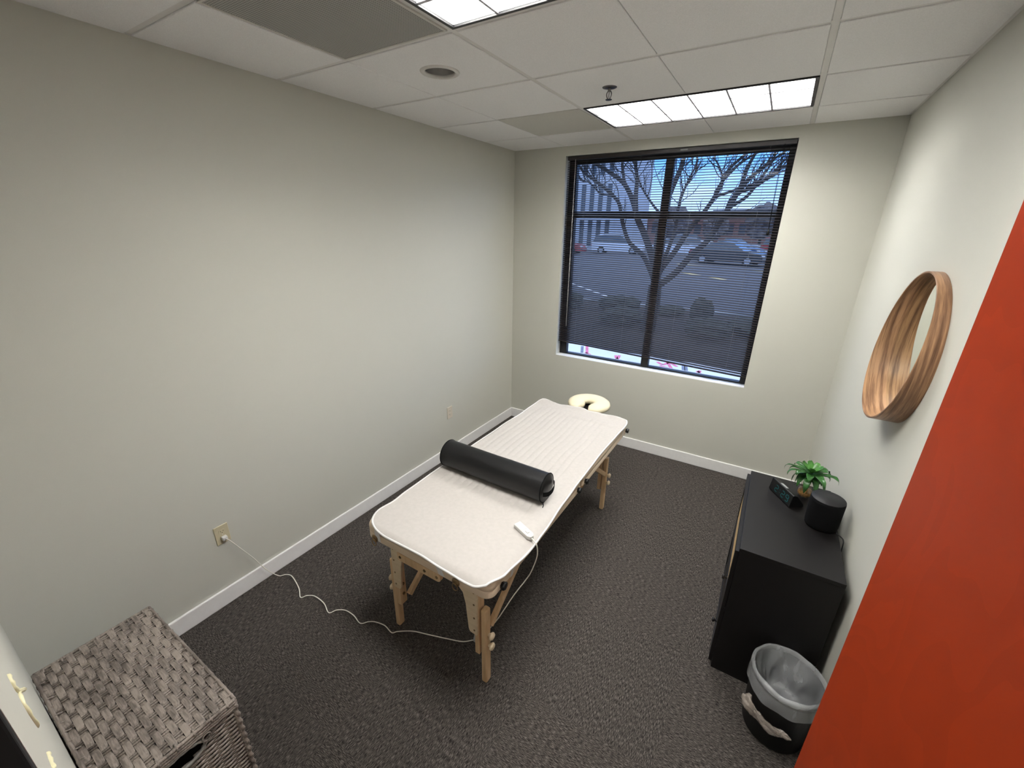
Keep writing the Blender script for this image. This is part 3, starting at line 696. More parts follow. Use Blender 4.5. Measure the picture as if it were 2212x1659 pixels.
# controller
c0 = Vector((1.525, -2.418, PZ+.012)); c1 = Vector((1.632, -2.462, PZ+.010)); ax = (c1-c0).normalized(); pr = Vector((-ax.y, ax.x, 0)).normalized()
def ctl(off, l0, l1, w, z0, z1):
    P = [c0+ax*(l0+off)+pr*w, c0+ax*(l1-.015)+pr*w, c0+ax*l1+pr*w*.45, c0+ax*l1-pr*w*.45, c0+ax*(l1-.015)-pr*w, c0+ax*(l0+off)-pr*w]
    return fixn(MB().prism([(p.x, p.y, PZ+z0) for p in P], (0, 0, z1-z0)).build('controller' if off == 0 else 'slider_panel', M['whiteplastic'], t3, bevel=.003, seg=3))
ctlb = ctl(0, 0, .118, .019, .006, .026)
q = c0+ax*.035
b = MB(); b.add([], []); mt_ = Matrix.Translation((q.x, q.y, PZ+.026)) @ Matrix.Rotation(math.atan2(ax.y, ax.x), 4, 'Z')
b.box((-.025, -.014, 0), (.025, .014, .0015), mat=mt_); b.build('setting_panel', M['piping'], ctlb, bevel=.0008)
b = MB(); b.box((.036, -.006, -.001), (.056, .006, .004), mat=mt_); b.build('switch', M['whitemetal'], ctlb, bevel=.001)
# power cord
cordp = [tuple(c0+ax*.114+Vector((0, 0, .004))), (1.652, -2.475, .738), (1.668, -2.478, .722), (1.668, -2.472, .655), (1.640, -2.470, .55), (1.615, -2.475, .49), (1.585, -2.54, .43), (1.545, -2.60, .33), (1.49, -2.60, .22), (1.44, -2.59, .12), (1.39, -2.575, .04), (1.355, -2.567, .010)]
floorpx = [(1.314, -2.600, .007), (1.24, -2.63, .008), (1.139, -2.665, .007), (1.05, -2.70, .012), (.979, -2.742, .007), (.955, -2.765, .007), (.895, -2.758, .012), (.83, -2.768, .008), (.795, -2.787, .006), (.765, -2.818, .007), (.70, -2.808, .014), (.63, -2.810, .012), (.581, -2.833, .006), (.558, -2.868, .006), (.49, -2.848, .018), (.40, -2.845, .016), (.347, -2.862, .006), (.325, -2.89, .006), (.27, -2.862, .022), (.16, -2.835, .030), (.095, -2.838, .012), (.078, -2.848, .006), (.060, -2.868, .010), (.040, -2.915, .085), (.036, -2.965, .21), (.036, -3.02, .33), (.037, -3.055, .405), (.034, -3.068, .427), (.024, -3.072, .431)]
pw = MB().tube(smoothpath(cordp+floorpx, 6), .0027, 8).build('power_cord', M['cord'], t3, smooth=True)
b = MB(); b.box((.0085, -3.085, .420), (.030, -3.060, .443)); b.build('plug', M['whiteplastic'], pw, bevel=.003, seg=3)
# milky plastic bag bunched on the cord behind the leg
b = MB()
def bagfn(u, v):
    a = 2*PI*u; r = .004+.022*math.sin(PI*min(1, v*1.05))**.8*(1+.35*noise.noise(Vector((math.cos(a)*2, math.sin(a)*2, v*5)))); c = Vector((1.365, -2.568, .012)).lerp(Vector((1.475, -2.60, .19)), v)
    return c+Vector((math.cos(a)*r, math.sin(a)*r*.7, math.sin(a)*r*.5+.002))
b.grid(bagfn, 24, 16)
tag(b.build('plastic_bag', M['bag'], loc=(1.365, -2.568, 0), smooth=True), 'small milky plastic bag bunched on the cord behind the table leg', 'plastic bag')

# ------------------------------------------------------------------ bolster
BR = .078; bz = PZ+.005+BR
pA = Vector((.888, -2.155, bz)); pB = Vector((1.548, -2.160, bz))
t = empty('bolster', (1.22, -2.158, bz-BR), 'black vinyl cylindrical bolster lying across the table', 'bolster')
ax = (pB-pA).normalized(); Lb = (pB-pA).length
rot = Matrix((Vector((0, ax.z*0+1, 0)), Vector((0, 0, 1)), ax)).transposed()
def cyl_prof(fn_r, zs): return [(fn_r(z), z) for z in zs]
b = MB()
def bf(u, v):
    a = 2*PI*u; z = Lb*v
    r = BR*(1+.010*noise.noise(Vector((math.cos(a)*1.5, math.sin(a)*1.5, z*8))))
    y = math.sin(a)*r
    if y < -BR*.93: y = -BR*.93-(abs(y)-BR*.93)*.3
    return pA + ax*z + Vector((0, 1, 0))*math.cos(a)*r*1.0 + Vector((0, 0, 1))*y
b.grid(bf, 64, 40); b.build('cover', M['blackvinyl'], t, smooth=True)
for pc_, sg in ((pA, -1), (pB, 1)):
    b = MB(); n = 64; vs = []; rings = [(1, 0), (.97, .004), (.6, .008), (.02, .010)]
    for rr, off in rings:
        for k in range(n):
            a = 2*PI*k/n; y = math.sin(a)*BR*rr; y = max(y, -BR*.95); vs.append(pc_+ax*sg*off+Vector((0, math.cos(a)*BR*rr, y)))
    b.add(vs, [(i*n+k, i*n+(k+1) % n, (i+1)*n+(k+1) % n, (i+1)*n+k) for i in range(len(rings)-1) for k in range(n)]+[tuple((len(rings)-1)*n+k for k in range(n))])
    fixn(b.build('end_cap', M['blackvinyl'], t, smooth=True))
    b = MB(); b.tube([pc_+ax*sg*.001+Vector((0, math.cos(a)*(BR+.0005), max(math.sin(a)*(BR+.0005), -BR*.95))) for a in [2*PI*k/64 for k in range(65)]], .0026, 8, cap=False); b.build('piping', M['blackfab'], t, smooth=True)
e = pB+ax*.010
sp = smoothpath([e+Vector((0, -.058, -.005)), e+Vector((.008, -.052, -.006)), e+Vector((.020, -.028, -.009)), e+Vector((.022, .01, -.007)), e+Vector((.014, .045, .002)), e+Vector((.002, .06, .006))], 6)
b = MB(); vs = []
for q in sp: vs += [q+Vector((0, 0, -.013)), q+Vector((0, 0, .013)), q+Vector((.002, 0, .013)), q+Vector((.002, 0, -.013))]
b.add(vs, [(4*i+j, 4*i+(j+1) % 4, 4*i+4+(j+1) % 4, 4*i+4+j) for i in range(len(sp)-1) for j in range(4)]+[(0, 1, 2, 3), tuple(4*(len(sp)-1)+j for j in (3, 2, 1, 0))])
fixn(b.build('strap_handle', M['blackfab'], t))
b = MB(); b.tube([e+Vector((-.008, -.035, -BR*.93)), e+Vector((.004, -.052, -BR*.95)), e+Vector((.006, -.066, -BR*.98))], .0025, 6); b.build('zip_pull', M['blackplastic'], t, smooth=True)

# ------------------------------------------------------------------ cabinet
CX0, CX1, CY0, CY1, CZT = 2.456, 2.838, -2.030, -1.272, .750
t = empty('cabinet', ((CX0+CX1)/2, (CY0+CY1)/2, 0), 'black-brown low cabinet with cane inset against the right wall', 'cabinet')
MB().box((CX0-.002, CY0-.002, CZT-.018), (CX1, CY1+.002, CZT)).build('cabinet_top', M['cabinet'], t, bevel=.0012)
for ya in (CY0, CY1-.018): MB().box((CX0, ya, .0), (CX1, ya+.018, CZT-.018)).build('side_panel', M['cabinet'], t, bevel=.001)
b = MB(); b.box((CX1-.006, CY0+.018, .03), (CX1, CY1-.018, CZT-.018)); b.box((CX0+.02, CY0+.018, .03), (CX1-.006, CY1-.018, .048)); b.box((CX0+.02, CY0+.018, 0), (CX0+.03, CY1-.018, .03)); b.build('carcass', M['cabinet'], t)
for (za, zb, kz, ky, kx) in ((.395, CZT-.022, .485, -1.93, 2.4385), (.035, .390, .235, -1.965, 2.4385)):
    fr = MB(); w = .05; fa, fb = CX0-.017, CX0-.001; ya, yb = CY0+.004, CY1-.004
    fr.box((fa, ya, za), (fb, ya+w, zb)); fr.box((fa, yb-w, za), (fb, yb, zb)); fr.box((fa, ya+w, za), (fb, yb-w, za+w)); fr.box((fa, ya+w, zb-w), (fb, yb-w, zb))
    d = fr.build('door', M['cabinet'], t, bevel=.001)
    MB().box((fa+.004, ya+w, za+w), (fa+.009, yb-w, zb-w)).build('cane_panel' if za > .3 else 'plain_panel', M['cane'] if za > .3 else M['cabinet'], d)
    k = MB(); k.lathe([(.005, 0), (.005, .010), (.011, .014), (.012, .022), (0, .024)], (kx, ky, kz), 18, mat=Matrix(((0, 0, -1), (0, 1, 0), (1, 0, 0)))); k.build('knob', M['blackplastic'], d, smooth=True)

# clock
t = empty('alarm_clock', (2.61, -1.50, CZT), 'black wedge digital alarm clock with dim teal digits', 'alarm clock')
A = Vector((2.546, -1.420, CZT)); ux = Vector((.535, -.845, 0)).normalized(); bk = Vector((.845, .535, 0)).normalized(); LC = .175
P = [(0, .004), (.006, 0), (.070, 0), (.076, .008), (.072, .020), (.036, .064), (.032, .067), (.014, .070), (.009, .068)]
fixn(MB().prism([A+bk*d+Vector((0, 0, z)) for d, z in P], ux*LC).build('body', M['blackplastic'], t, bevel=.002))
# seven-segment digits on the slanted face from (0,.004) to (.008,.068)
fdir = (bk*.008+Vector((0, 0, .064))).normalized(); fo = A+Vector((0, 0, .004)); fn_ = (-bk*.064+Vector((0, 0, .008))).normalized()
def seg(mb, u0, v0, u1, v1, w=.0028):
    a = fo+ux*u0+fdir*v0+fn_*.0006; c = fo+ux*u1+fdir*v1+fn_*.0006; tt = (c-a).normalized(); q = tt.cross(fn_)*w/2
    mb.add([a-q, c-q, c+q, a+q], [(0, 1, 2, 3)])
SEGS = {'2': 'abged', '9': 'abcdfg', '1': 'bc'}
def digit(ch, u, v, w, h):
    mb = MB(); sg = {'a': (u, v+h, u+w, v+h), 'b': (u+w, v+h, u+w, v+h/2), 'c': (u+w, v+h/2, u+w, v), 'd': (u, v, u+w, v), 'e': (u, v, u, v+h/2), 'f': (u, v+h/2, u, v+h), 'g': (u, v+h/2, u+w, v+h/2)}
    for s_ in SEGS[ch]:
        a_ = sg[s_]; dx = (a_[2]-a_[0])*.1; dy = (a_[3]-a_[1])*.1; seg(mb, a_[0]+dx, a_[1]+dy, a_[2]-dx, a_[3]-dy)
    return mb
digs = MB()
for ch, u in (('2', .045), ('2', .098), ('9', .132)):
    mb = digit(ch, u, .014, .020, .034); digs.add(mb.v, mb.f)
seg(digs, .081, .024, .084, .024); seg(digs, .081, .040, .084, .040)
digs.build('time_digits', M['digit'], t)
sd = (bk*.018-Vector((0, 0, .003))).normalized(); sn = Vector((0, 0, 1))
mb = MB(); o_ = A+ux*.058+bk*.0155+Vector((0, 0, .0697))
vs = [o_+ux*a_*.048+sd*c_*.014+sn*z_ for z_ in (-.001, .0012) for a_, c_ in ((0, 0), (1, 0), (1, 1), (0, 1))]
mb.add(vs, [(3, 2, 1, 0), (4, 5, 6, 7), (0, 1, 5, 4), (1, 2, 6, 5), (2, 3, 7, 6), (3, 0, 4, 7)]); mb.build('snooze_bar', M['labelg'], t)

# speaker
SC = (2.770, -1.640)
t = empty('smart_speaker', (*SC, CZT), 'black fabric cylindrical speaker near the wall on the cabinet', 'speaker')
MB().lathe([(0, CZT+.0005), (.060, CZT+.0005), (.066, CZT+.004), (.068, CZT+.02), (.070, CZT+.135), (.0695, CZT+.146), (.067, CZT+.149)], (*SC, 0), 64).build('fabric_body', M['blackfab'], t, smooth=True)
MB().lathe([(.067, CZT+.149), (.0685, CZT+.151), (.067, CZT+.153), (.0, CZT+.1535)], (*SC, 0), 64).build('top_cap', simple('dark_grey_cap', (.013, .013, .014), .5, spec=.3), t, smooth=True)
b = MB(); b.tube(smoothpath([(2.826, -1.695, CZT+.012), (2.842, -1.710, CZT+.010), (2.852, -1.725, CZT+.004), (2.853, -1.74, CZT-.03), (2.855, -1.75, CZT-.2), (2.853, -1.76, .3), (2.85, -1.76, .15)]), .0025, 8); b.build('power_cable', M['blackplastic'], t, smooth=True)

# plant in vase
VC = Vector((2.708, -1.405, CZT))
t = empty('potted_plant', VC, 'small leafy green plant in a glass vase of amber pebbles', 'plant')
MB().lathe([(.0, .0005), (.022, .0005), (.031, .008), (.036, .025), (.035, .042), (.028, .058), (.025, .068), (.030, .078), (.0285, .078), (.0235, .068), (.0265, .057), (.033, .041), (.034, .025), (.029, .010), (.020, .004), (0, .004)], VC, 40).build('glass_vase', M['vase'], t, smooth=True)
MB().lathe([(0, .005), (.020, .005), (.028, .011), (.0325, .025), (.0318, .038), (.026, .046), (0, .048)], VC, 32).build('pebbles', M['pebble'], t, smooth=True)
PC = VC+Vector((.004, .0, .135))
b = MB(); b.tube([VC+Vector((0, 0, .03)), VC+Vector((.004, 0, .08)), PC+Vector((0, 0, -.01))], [.006, .005, .004], 8)
b.build('stem', M['leafpale'], t, smooth=True)
random.seed(11)
def leaf(base, ang, length, rise, droop, width, mt, tw=0):
    b = MB(); n = 14; d = Vector((math.cos(ang), math.sin(ang), 0)); q = Vector((-d.y, d.x, 0)); vs = []
    for i in range(n+1):
        s_ = i/n; p = base+d*(length*math.sin(s_*PI*.5)**1.0*(1-.08*s_))+Vector((0, 0, rise*s_-droop*s_**2.4))
        w = width*(math.sin(PI*min(1, s_*.93+.07))**.65)*(1-.15*s_)
        cup = .35*w
        nrm = Vector((0, 0, 1)); qq = (q*math.cos(tw*s_)+nrm*math.sin(tw*s_))
        wav = .0015*math.sin(s_*17+ang*3)
        vs += [p-qq*w+Vector((0, 0, cup+wav)), p-qq*w*.5+Vector((0, 0, cup*.3)), p, p+qq*w*.5+Vector((0, 0, cup*.3)), p+qq*w+Vector((0, 0, cup-wav))]
    b.add(vs, [(5*i+j, 5*i+j+1, 5*i+6+j, 5*i+5+j) for i in range(n) for j in range(4)])
    o = b.build('leaf', mt, t, smooth=True); sm = o.modifiers.new('s', 'SOLIDIFY'); sm.thickness = .0008; return o
for i in range(10):      # low drooping leaves
    a = i*2*PI/10+.2*random.random(); leaf(PC+Vector((0, 0, -.015)), a, .062+.022*random.random(), .02, .075+.02*random.random(), .0185, M['leaf'], random.uniform(-.5, .5))
for i in range(9):      # middle
    a = i*2*PI/9+.35; leaf(PC, a, .088+.018*random.random(), .065, .060+.02*random.random(), .0185, M['leaf'], random.uniform(-.5, .5))
for i in range(7):       # upright pale centre
    a = i*2*PI/7+.1; leaf(PC+Vector((0, 0, .008)), a, .045+.012*random.random(), .072, .022, .0165, M['leafpale'], random.uniform(-.3, .3))
for a, l in ((.75, .125), (-.1, .13), (2.9, .13), (-1.1, .125), (3.5, .12)):  # long arching ones towards the wall
    leaf(PC, a, l, .065, .080, .0135, M['leaf'], .4)

# ------------------------------------------------------------------ waste bin
BC = Vector((2.728, -2.172, 0)); BH = .300
t = empty('waste_bin', BC, 'black round waste bin with a clear liner beside the door', 'waste bin')
MB().lathe([(0, .001), (.112, .001), (.118, .006), (.131, BH-.01), (.134, BH-.006), (.134, BH), (.129, BH), (.115, .012), (0, .010)], BC, 64).build('bin_body', M['blackplastic'], t, smooth=True); autosmooth(t.children[0], 50)
b = MB()
def lin(u, v):
    a = 2*PI*u
    k = noise.noise(Vector((math.cos(a)*1.8, math.sin(a)*1.8, 2.)));k2 = noise.noise(Vector((math.cos(a)*5, math.sin(a)*5, v*4+7)))
    if v < .25:                       # outside skirt going up
        s_ = v/.25; r = .1345+.003+.004*(1-s_)+.003*k2; z = BH-.055*(1-s_)-.018*k*(1-s_)
    elif v < .4:                      # flared rolled lip
        s_ = (v-.25)/.15; r = .137+.006*math.sin(s_*PI)-.010*s_+.002*k2; z = BH+.030*s_+.006*k+.008*math.sin(s_*PI)
        z += 0
    else:                             # down inside
        s_ = (v-.4)/.6; r = .127*(1-s_*.55)+(.016*k2+.016*k)*math.sin(PI*s_); z = BH+.030-s_*.21+.012*k*(1-s_)+.006*k2*s_
        r = max(.004, r*(1-.96*max(0, (s_-.75)/.25)))
    return BC+Vector((r*math.cos(a), r*math.sin(a), z))
b.grid(lin, 110, 60); b.build('bin_liner', M['liner'], t, smooth=True)
# twisted excess of the liner hanging on the outside towards the room
b = MB()
def tw(u, v):
    a = math.radians(206+82*v); th = 2*PI*u
    thick = (.010+.018*math.exp(-((v-.16)/.16)**2)+.009*math.exp(-((v-.62)/.25)**2))*min(1, (v+.02)*14)*min(1, (1.02-v)*9)
    fold = 1+.30*math.sin(3*th+v*16)+.38*noise.noise(Vector((math.cos(th)*2.2, math.sin(th)*2.2, v*11)))+.16*noise.noise(Vector((math.cos(th)*6, math.sin(th)*6, v*30)))
    r = thick*fold; rad = .146+.6*r*math.cos(th)+.010*math.exp(-((v-.16)/.16)**2)
    return BC+Vector((rad*math.cos(a), rad*math.sin(a), .178-.038*v+.008*math.sin(v*9)+r*math.sin(th)))
b.grid(tw, 36, 120)
b.build('twisted_liner', M['bagtwist'], t, smooth=True)

# ------------------------------------------------------------------ wicker laundry basket
GX0, GX1, GY0, GY1, GZ = .430, 1.098, -3.852, -3.522, .598
t = empty('laundry_basket', ((GX0+GX1)/2, (GY0+GY1)/2, 0), 'grey woven wicker laundry basket with a lid', 'laundry basket')
# lid: wide strips along x woven over narrow cross strips
b = MB(); ns = 17; px_ = .0435; lidz = GZ-.004
random.seed(3)
for i in range(ns):
    yc = GY0+.004+(GY1-GY0-.008)*(i+.5)/ns; w = (GY1-GY0-.008)/ns*.485; ph = (i % 2)*PI + ((i//2) % 2)*.0
    nx = 84; hoff = random.uniform(-.0006, .0006)
    def sf(u, v, yc=yc, w=w, ph=ph, hoff=hoff):
        x = GX0+.006+(GX1-GX0-.012)*u; vv = v*2-1
        sn_ = math.sin(PI*(x-GX0)/px_+ph); bulge = math.copysign(abs(sn_)**.38, sn_)
        wob = .0012*noise.noise(Vector((x*20, i*3.7, 0)))
        ww = w*.99
        return Vector((x, yc+vv*ww+wob, lidz+.0036*bulge+.0010*(1-vv*vv)+hoff))
    b.grid(sf, nx*2, 4)
ncross = int((GX1-GX0)/px_)
for k in range(ncross+1):
    x = GX0+px_*(k+.5)
    if x > GX1-.008: continue
    for dx in (-.005, .005):
        b.tube([(x+dx, GY0+.006, lidz-.0005), (x+dx, GY1-.006, lidz-.0005)], .0044, 6, flat=.45)
lid = b.build('lid', M['wicker'], t, smooth=True)
MB().box((GX0+.01, GY0+.01, lidz-.016), (GX1-.01, GY1-.01, lidz-.008)).build('lid_board', simple('dark_lining', (.012, .010, .009), .8), lid)
b = MB(); z_ = lidz
rim = [(GX0, GY0), (GX1, GY0), (GX1, GY1), (GX0, GY1), (GX0, GY0)]
for (xa, ya), (xb, yb) in zip(rim, rim[1:]):
    n = 40
    for off, zz, rr in ((0, 0, .0055), (.0, -.011, .0055)):
        b.tube([(xa+(xb-xa)*q/n, ya+(yb-ya)*q/n, z_+zz+.0006*math.sin(q*1.3)) for q in range(n+1)], rr, 8)
    L_ = math.hypot(xb-xa, yb-ya); nw = int(L_/px_)
    for k in range(nw):             # binding loops round the rim
        s_ = (k+.5)/nw; x, y = xa+(xb-xa)*s_, ya+(yb-ya)*s_
        inx = -math.copysign(.011, x-(GX0+GX1)/2) if abs(xb-xa) < 1e-6 else 0; iny = -math.copysign(.011, y-(GY0+GY1)/2) if abs(yb-ya) < 1e-6 else 0
        b.tube([(x+inx*1.5, y+iny*1.5, z_+.001), (x+inx*.4, y+iny*.4, z_+.0055), (x-inx*.45, y-iny*.45, z_+.002), (x-inx*.5, y-iny*.5, z_-.011)], .003, 6, flat=.6)
b.build('lid_rim', M['wicker'], lid, smooth=True)
# body: dark inner box, stakes, horizontal strands, wrapped corners
lb = MB(); ins = .012
lb.box((GX0+ins, GY0+ins, .01), (GX1-ins, GY1-ins, .40)); 
lb.build('lining', simple('dark_lining_shade', (.02, .017, .015), .9), t)  # lining added in a dark colour so the handle opening reads as shade
hole = lambda y, z: ((y-(GY0+GY1)/2)/.062)**2+((z-.525)/.030)**2 < 1
def side(a, c, has_hole, stk=9):
    b = MB(); a = Vector(a); c = Vector(c); d = (c-a); Ln = d.length; d.normalize(); nrm = Vector((d.y, -d.x, 0))
    rowsn = 62
    for k in range(rowsn):
        z = .018+(.560-.018)*k/(rowsn-1); ph = (k % 2)*PI
        segs = []; cur = []
        nn = int(Ln/.008)
        for q in range(nn+1):
            s_ = Ln*q/nn; p = a+d*s_+nrm*(.0034*math.sin(PI*s_/(Ln/stk)+ph)-.002)+Vector((0, 0, z+.0008*math.sin(s_*40+k)))
            if has_hole and hole(p.y, p.z):
                if len(cur) > 1: segs.append(cur)
                cur = []
            else: cur.append(p)
        if len(cur) > 1: segs.append(cur)
        for sgm in segs: b.tube(sgm, .0046, 6)
    for k in range(stk+1):
        s_ = Ln*k/stk; p = a+d*s_-nrm*.002
        if has_hole and abs(p.y-(GY0+GY1)/2) < .06:
            b.tube([p+Vector((0, 0, .01)), p+Vector((0, 0, .49))], .004, 6)
        else: b.tube([p+Vector((0, 0, .01)), p+Vector((0, 0, .572))], .004, 6)
    return b
o_ = .006
side((GX1-o_, GY0+o_, 0), (GX1-o_, GY1-o_, 0), True).build('side_weave', M['wicker'], t, smooth=True)
side((GX1-o_, GY1-o_, 0), (GX0+o_, GY1-o_, 0), False, 18).build('side_weave', M['wicker'], t, smooth=True)
side((GX0+o_, GY1-o_, 0), (GX0+o_, GY0+o_, 0), False).build('side_weave', M['wicker'], t, smooth=True)
b = MB()
for cx, cy in ((GX1-.003, GY1-.003), (GX1-.003, GY0+.003), (GX0+.003, GY1-.003)):
    n = 90; pts = []
    for k in range(n): pts.append((cx+.0022*math.sin(k*1.1), cy+.0022*math.cos(k*1.1), .004+.572*k/(n-1)))
    b.tube(pts, .0068, 8)
for (xa, ya), (xb, yb) in zip(rim, rim[1:]):
    n = 40
    for zz in (.572, .563): b.tube([(xa+(xb-xa)*q/n*1.0, ya+(yb-ya)*q/n, zz+.0012*math.sin(q*1.3)) for q in range(n+1)], .0052, 8)
b.build('body_rim', M['wicker'], t, smooth=True)
# handle opening bound with flat cane
b = MB(); yc = (GY0+GY1)/2
pts = [(GX1-.004+.003*abs(math.sin(a)), yc+.064*math.cos(a), .525+.032*math.sin(a)) for a in [2*PI*k/48 for k in range(49)]]
b.tube(pts, [.0055+.001*math.sin(k*1.9) for k in range(49)], 8, cap=False)
b.build('handle_loop', simple('grey_binding', (.22, .21, .19), .5), t, smooth=True)
# small loop catch under the lid rim
b = MB(); b.tube([(GX1+.004, GY1-.095+.012*math.cos(a), .545+.014*math.sin(a)) for a in [2*PI*k/20 for k in range(21)]], .0025, 6); b.build('rim_loop', M['wicker'], t, smooth=True)

# ------------------------------------------------------------------ outdoors
GZ0 = 0.0
struct(MB().box((-60, .23, -.3), (40, 3.45, GZ0)), 'ground_walk', M['concrete'], 'pale concrete walk just outside the window', 'pavement')
struct(MB().box((-60, 3.45, -.3), (40, 8.6, GZ0-.02)), 'ground_bed', M['mulch'], 'dark planting bed beyond the walk', 'planting bed')
struct(MB().box((-60, 8.6, -.3), (40, 8.78, GZ0+.04)), 'ground_kerb', M['kerb'], 'grey kerb between bed and car park', 'kerb')
struct(MB().box((-90, 8.78, -.3), (70, 120, GZ0-.05)), 'ground_car_park', M['asphalt'], 'blue-grey asphalt car park', 'car park')
def stripe(name, pa, pb, w, mt, label):
    a = Vector(pa); c = Vector(pb); t_ = (c-a).normalized(); q = Vector((-t_.y, t_.x, 0))*w/2
    b = MB(); b.prism([a-q, c-q, c+q, a+q], (0, 0, .006)); return tag(fixn(b.build(name, mt, loc=((a.x+c.x)/2, (a.y+c.y)/2, a.z))), label, 'road marking')
zz = GZ0-.049
stripe('parking_line', (-5.4, 13.2, zz), (-2.1, 9.75, zz), .12, M['whitepaint'], 'white parking line on asphalt left of the tree')
stripe('parking_line', (-2.2, 21.2, zz), (.3, 18.6, zz), .25, M['yellow'], 'yellow parking line, the nearer of the two right of the tree')
stripe('parking_line', (-3.6, 27.6, zz), (2.2, 24.6, zz), .30, M['yellow'], 'yellow parking line in front of the dark parked car')
# marking-paint scribbles on the walk
def scrib(ptlists, mt, label):
    b = MB()
    for pts in ptlists:
        pp = smoothpath([(x, y, GZ0+.002) for x, y in pts], 4)
        for a, c in zip(pp, pp[1:]):
            if (c-a).length > 1e-5: b.bar(a, c, .05, .004)
    o = b.build('utility_marking', mt); c = Vector((ptlists[0][0][0], ptlists[0][0][1], GZ0)); o.data.transform(Matrix.Translation(-c)); o.location = c
    return tag(o, label, 'pavement marking')
g0 = lambda px, py: (lambda p: (p.x, p.y))(CAM+(at(px, py, 1)-CAM)*((CAM.z-GZ0)/(CAM.z-at(px, py, 1).z)))
scrib([[g0(1268, 748), g0(1268, 764)], [g0(1264, 762), g0(1275, 766)]], M['pink'], 'pink marking on the walk, leftmost below the blind')
scrib([[g0(1258, 748), g0(1257, 762)]], M['greypaint'], 'thin grey stroke on the walk beside the leftmost pink mark')
scrib([[g0(1330, 768), g0(1333, 776), g0(1338, 768)]], M['pink'], 'small pink V mark on the walk left of the mullion')
scrib([[g0(1420, 782), g0(1432, 788), g0(1446, 784), g0(1462, 792)], [g0(1426, 790), g0(1445, 796), g0(1466, 800)], [g0(1440, 780), g0(1450, 796)]], M['pink'], 'large pink scrawl on the walk right of the mullion')
scrib([[g0(1476, 790), g0(1477, 802), g0(1482, 801), g0(1481, 791)]], M['greypaint'], 'grey U mark on the walk right of the pink scrawl')
scrib([[g0(1506, 802), g0(1512, 806)], [g0(1512, 801), g0(1506, 807)]], M['pink'], 'tiny pink cross on the walk, rightmost below the blind')

# bare tree
def P3(x, y, Y): return at(1160+x/2.765, 270+y/2.765, Y)
tree = empty('bare_tree', (at(1391, 760, 5.5).x, 5.5, 0), 'bare branching tree standing in the bed outside the window', 'tree')
TY = 5.5
trk = [Vector((at(1391, 760, TY).x, TY, -.02)), P3(645, 1330, TY), P3(660, 1200, TY), P3(690, 1080, TY), P3(705, 960, TY)]
trk[1].z = max(trk[1].z, .1) if trk[1].z > .1 else .15
trk = [trk[0]]+[p for p in trk[1:] if p.z > .16]
trp = smoothpath(trk, 5)
b = MB(); b.tube(trp, [.17-.035*i/(len(trp)-1) for i in range(len(trp))], 14); b.build('trunk', M['bark'], tree, smooth=True)
BRS = [
 ([(700, 950), (688, 900), (640, 790), (590, 740), (545, 690), (510, 580), (490, 470), (440, 410), (370, 350), (300, 300), (255, 250), (230, 180)], .055, -.9),
 ([(705, 940), (700, 880), (685, 780), (640, 650), (600, 560), (580, 480), (550, 400), (510, 340), (430, 280), (350, 230), (320, 190), (250, 110)], .085, .5),
 ([(590, 520), (590, 420), (598, 330), (590, 260), (575, 200), (560, 120)], .055, .6),
 ([(540, 380), (520, 330), (512, 250), (505, 190), (490, 120)], .04, .3),
 ([(708, 930), (715, 850), (722, 700), (750, 560), (780, 440), (805, 380), (850, 280), (880, 190), (900, 90)], .10, .1),
 ([(715, 960), (740, 950), (830, 880), (930, 770), (1010, 700), (1080, 600), (1120, 540), (1180, 440), (1225, 345), (1260, 250), (1310, 160)], .075, -.6),
 ([(712, 930), (735, 870), (820, 760), (900, 640), (990, 530), (1060, 430), (1110, 330), (1160, 250), (1240, 180), (1290, 120)], .07, .8),
 ([(715, 900), (760, 800), (800, 700), (830, 600), (850, 470), (900, 340), (945, 250), (960, 180)], .05, 1.2),
 ([(1120, 540), (1170, 440), (1215, 400), (1300, 370), (1400, 300), (1490, 240)], .05, -.9),
 ([(1180, 420), (1260, 330), (1340, 260), (1420, 200), (1510, 140)], .045, -.3),
 ([(750, 540), (710, 500), (660, 430), (620, 360), (600, 290), (596, 200)], .028, -.2),
 ([(1080, 400), (1110, 330), (1085, 240), (1050, 195)], .028, .4),
 ([(850, 480), (870, 400), (940, 290), (990, 205)], .03, .9),
 ([(1060, 430), (1150, 400), (1230, 370), (1330, 350), (1440, 290)], .03, .5),
 ([(1110, 330), (1200, 240), (1290, 180), (1360, 150)], .035, .4),
 ([(450, 420), (380, 410), (320, 350), (260, 330)], .022, -1.0),
 ([(1150, 490), (1250, 430), (1330, 330), (1400, 230), (1430, 150)], .035, .1),
]
random.seed(5)
def twig(mb, p, d, L_, r, dep):
    pts = [p]; dd = d.copy(); n = 5
    for i in range(n):
        dd = (dd+Vector((random.uniform(-.35, .35), random.uniform(-.35, .35), random.uniform(-.2, .4)))).normalized(); pts.append(pts[-1]+dd*L_/n)
    mb.tube(pts, [r*(1-.75*i/n) for i in range(n+1)], 5)
    if dep:
        for k in range(2): twig(mb, pts[2+k], (dd+Vector((random.uniform(-1, 1), random.uniform(-.6, .6), random.uniform(-.4, .8)))).normalized(), L_*.6, r*.6, dep-1)
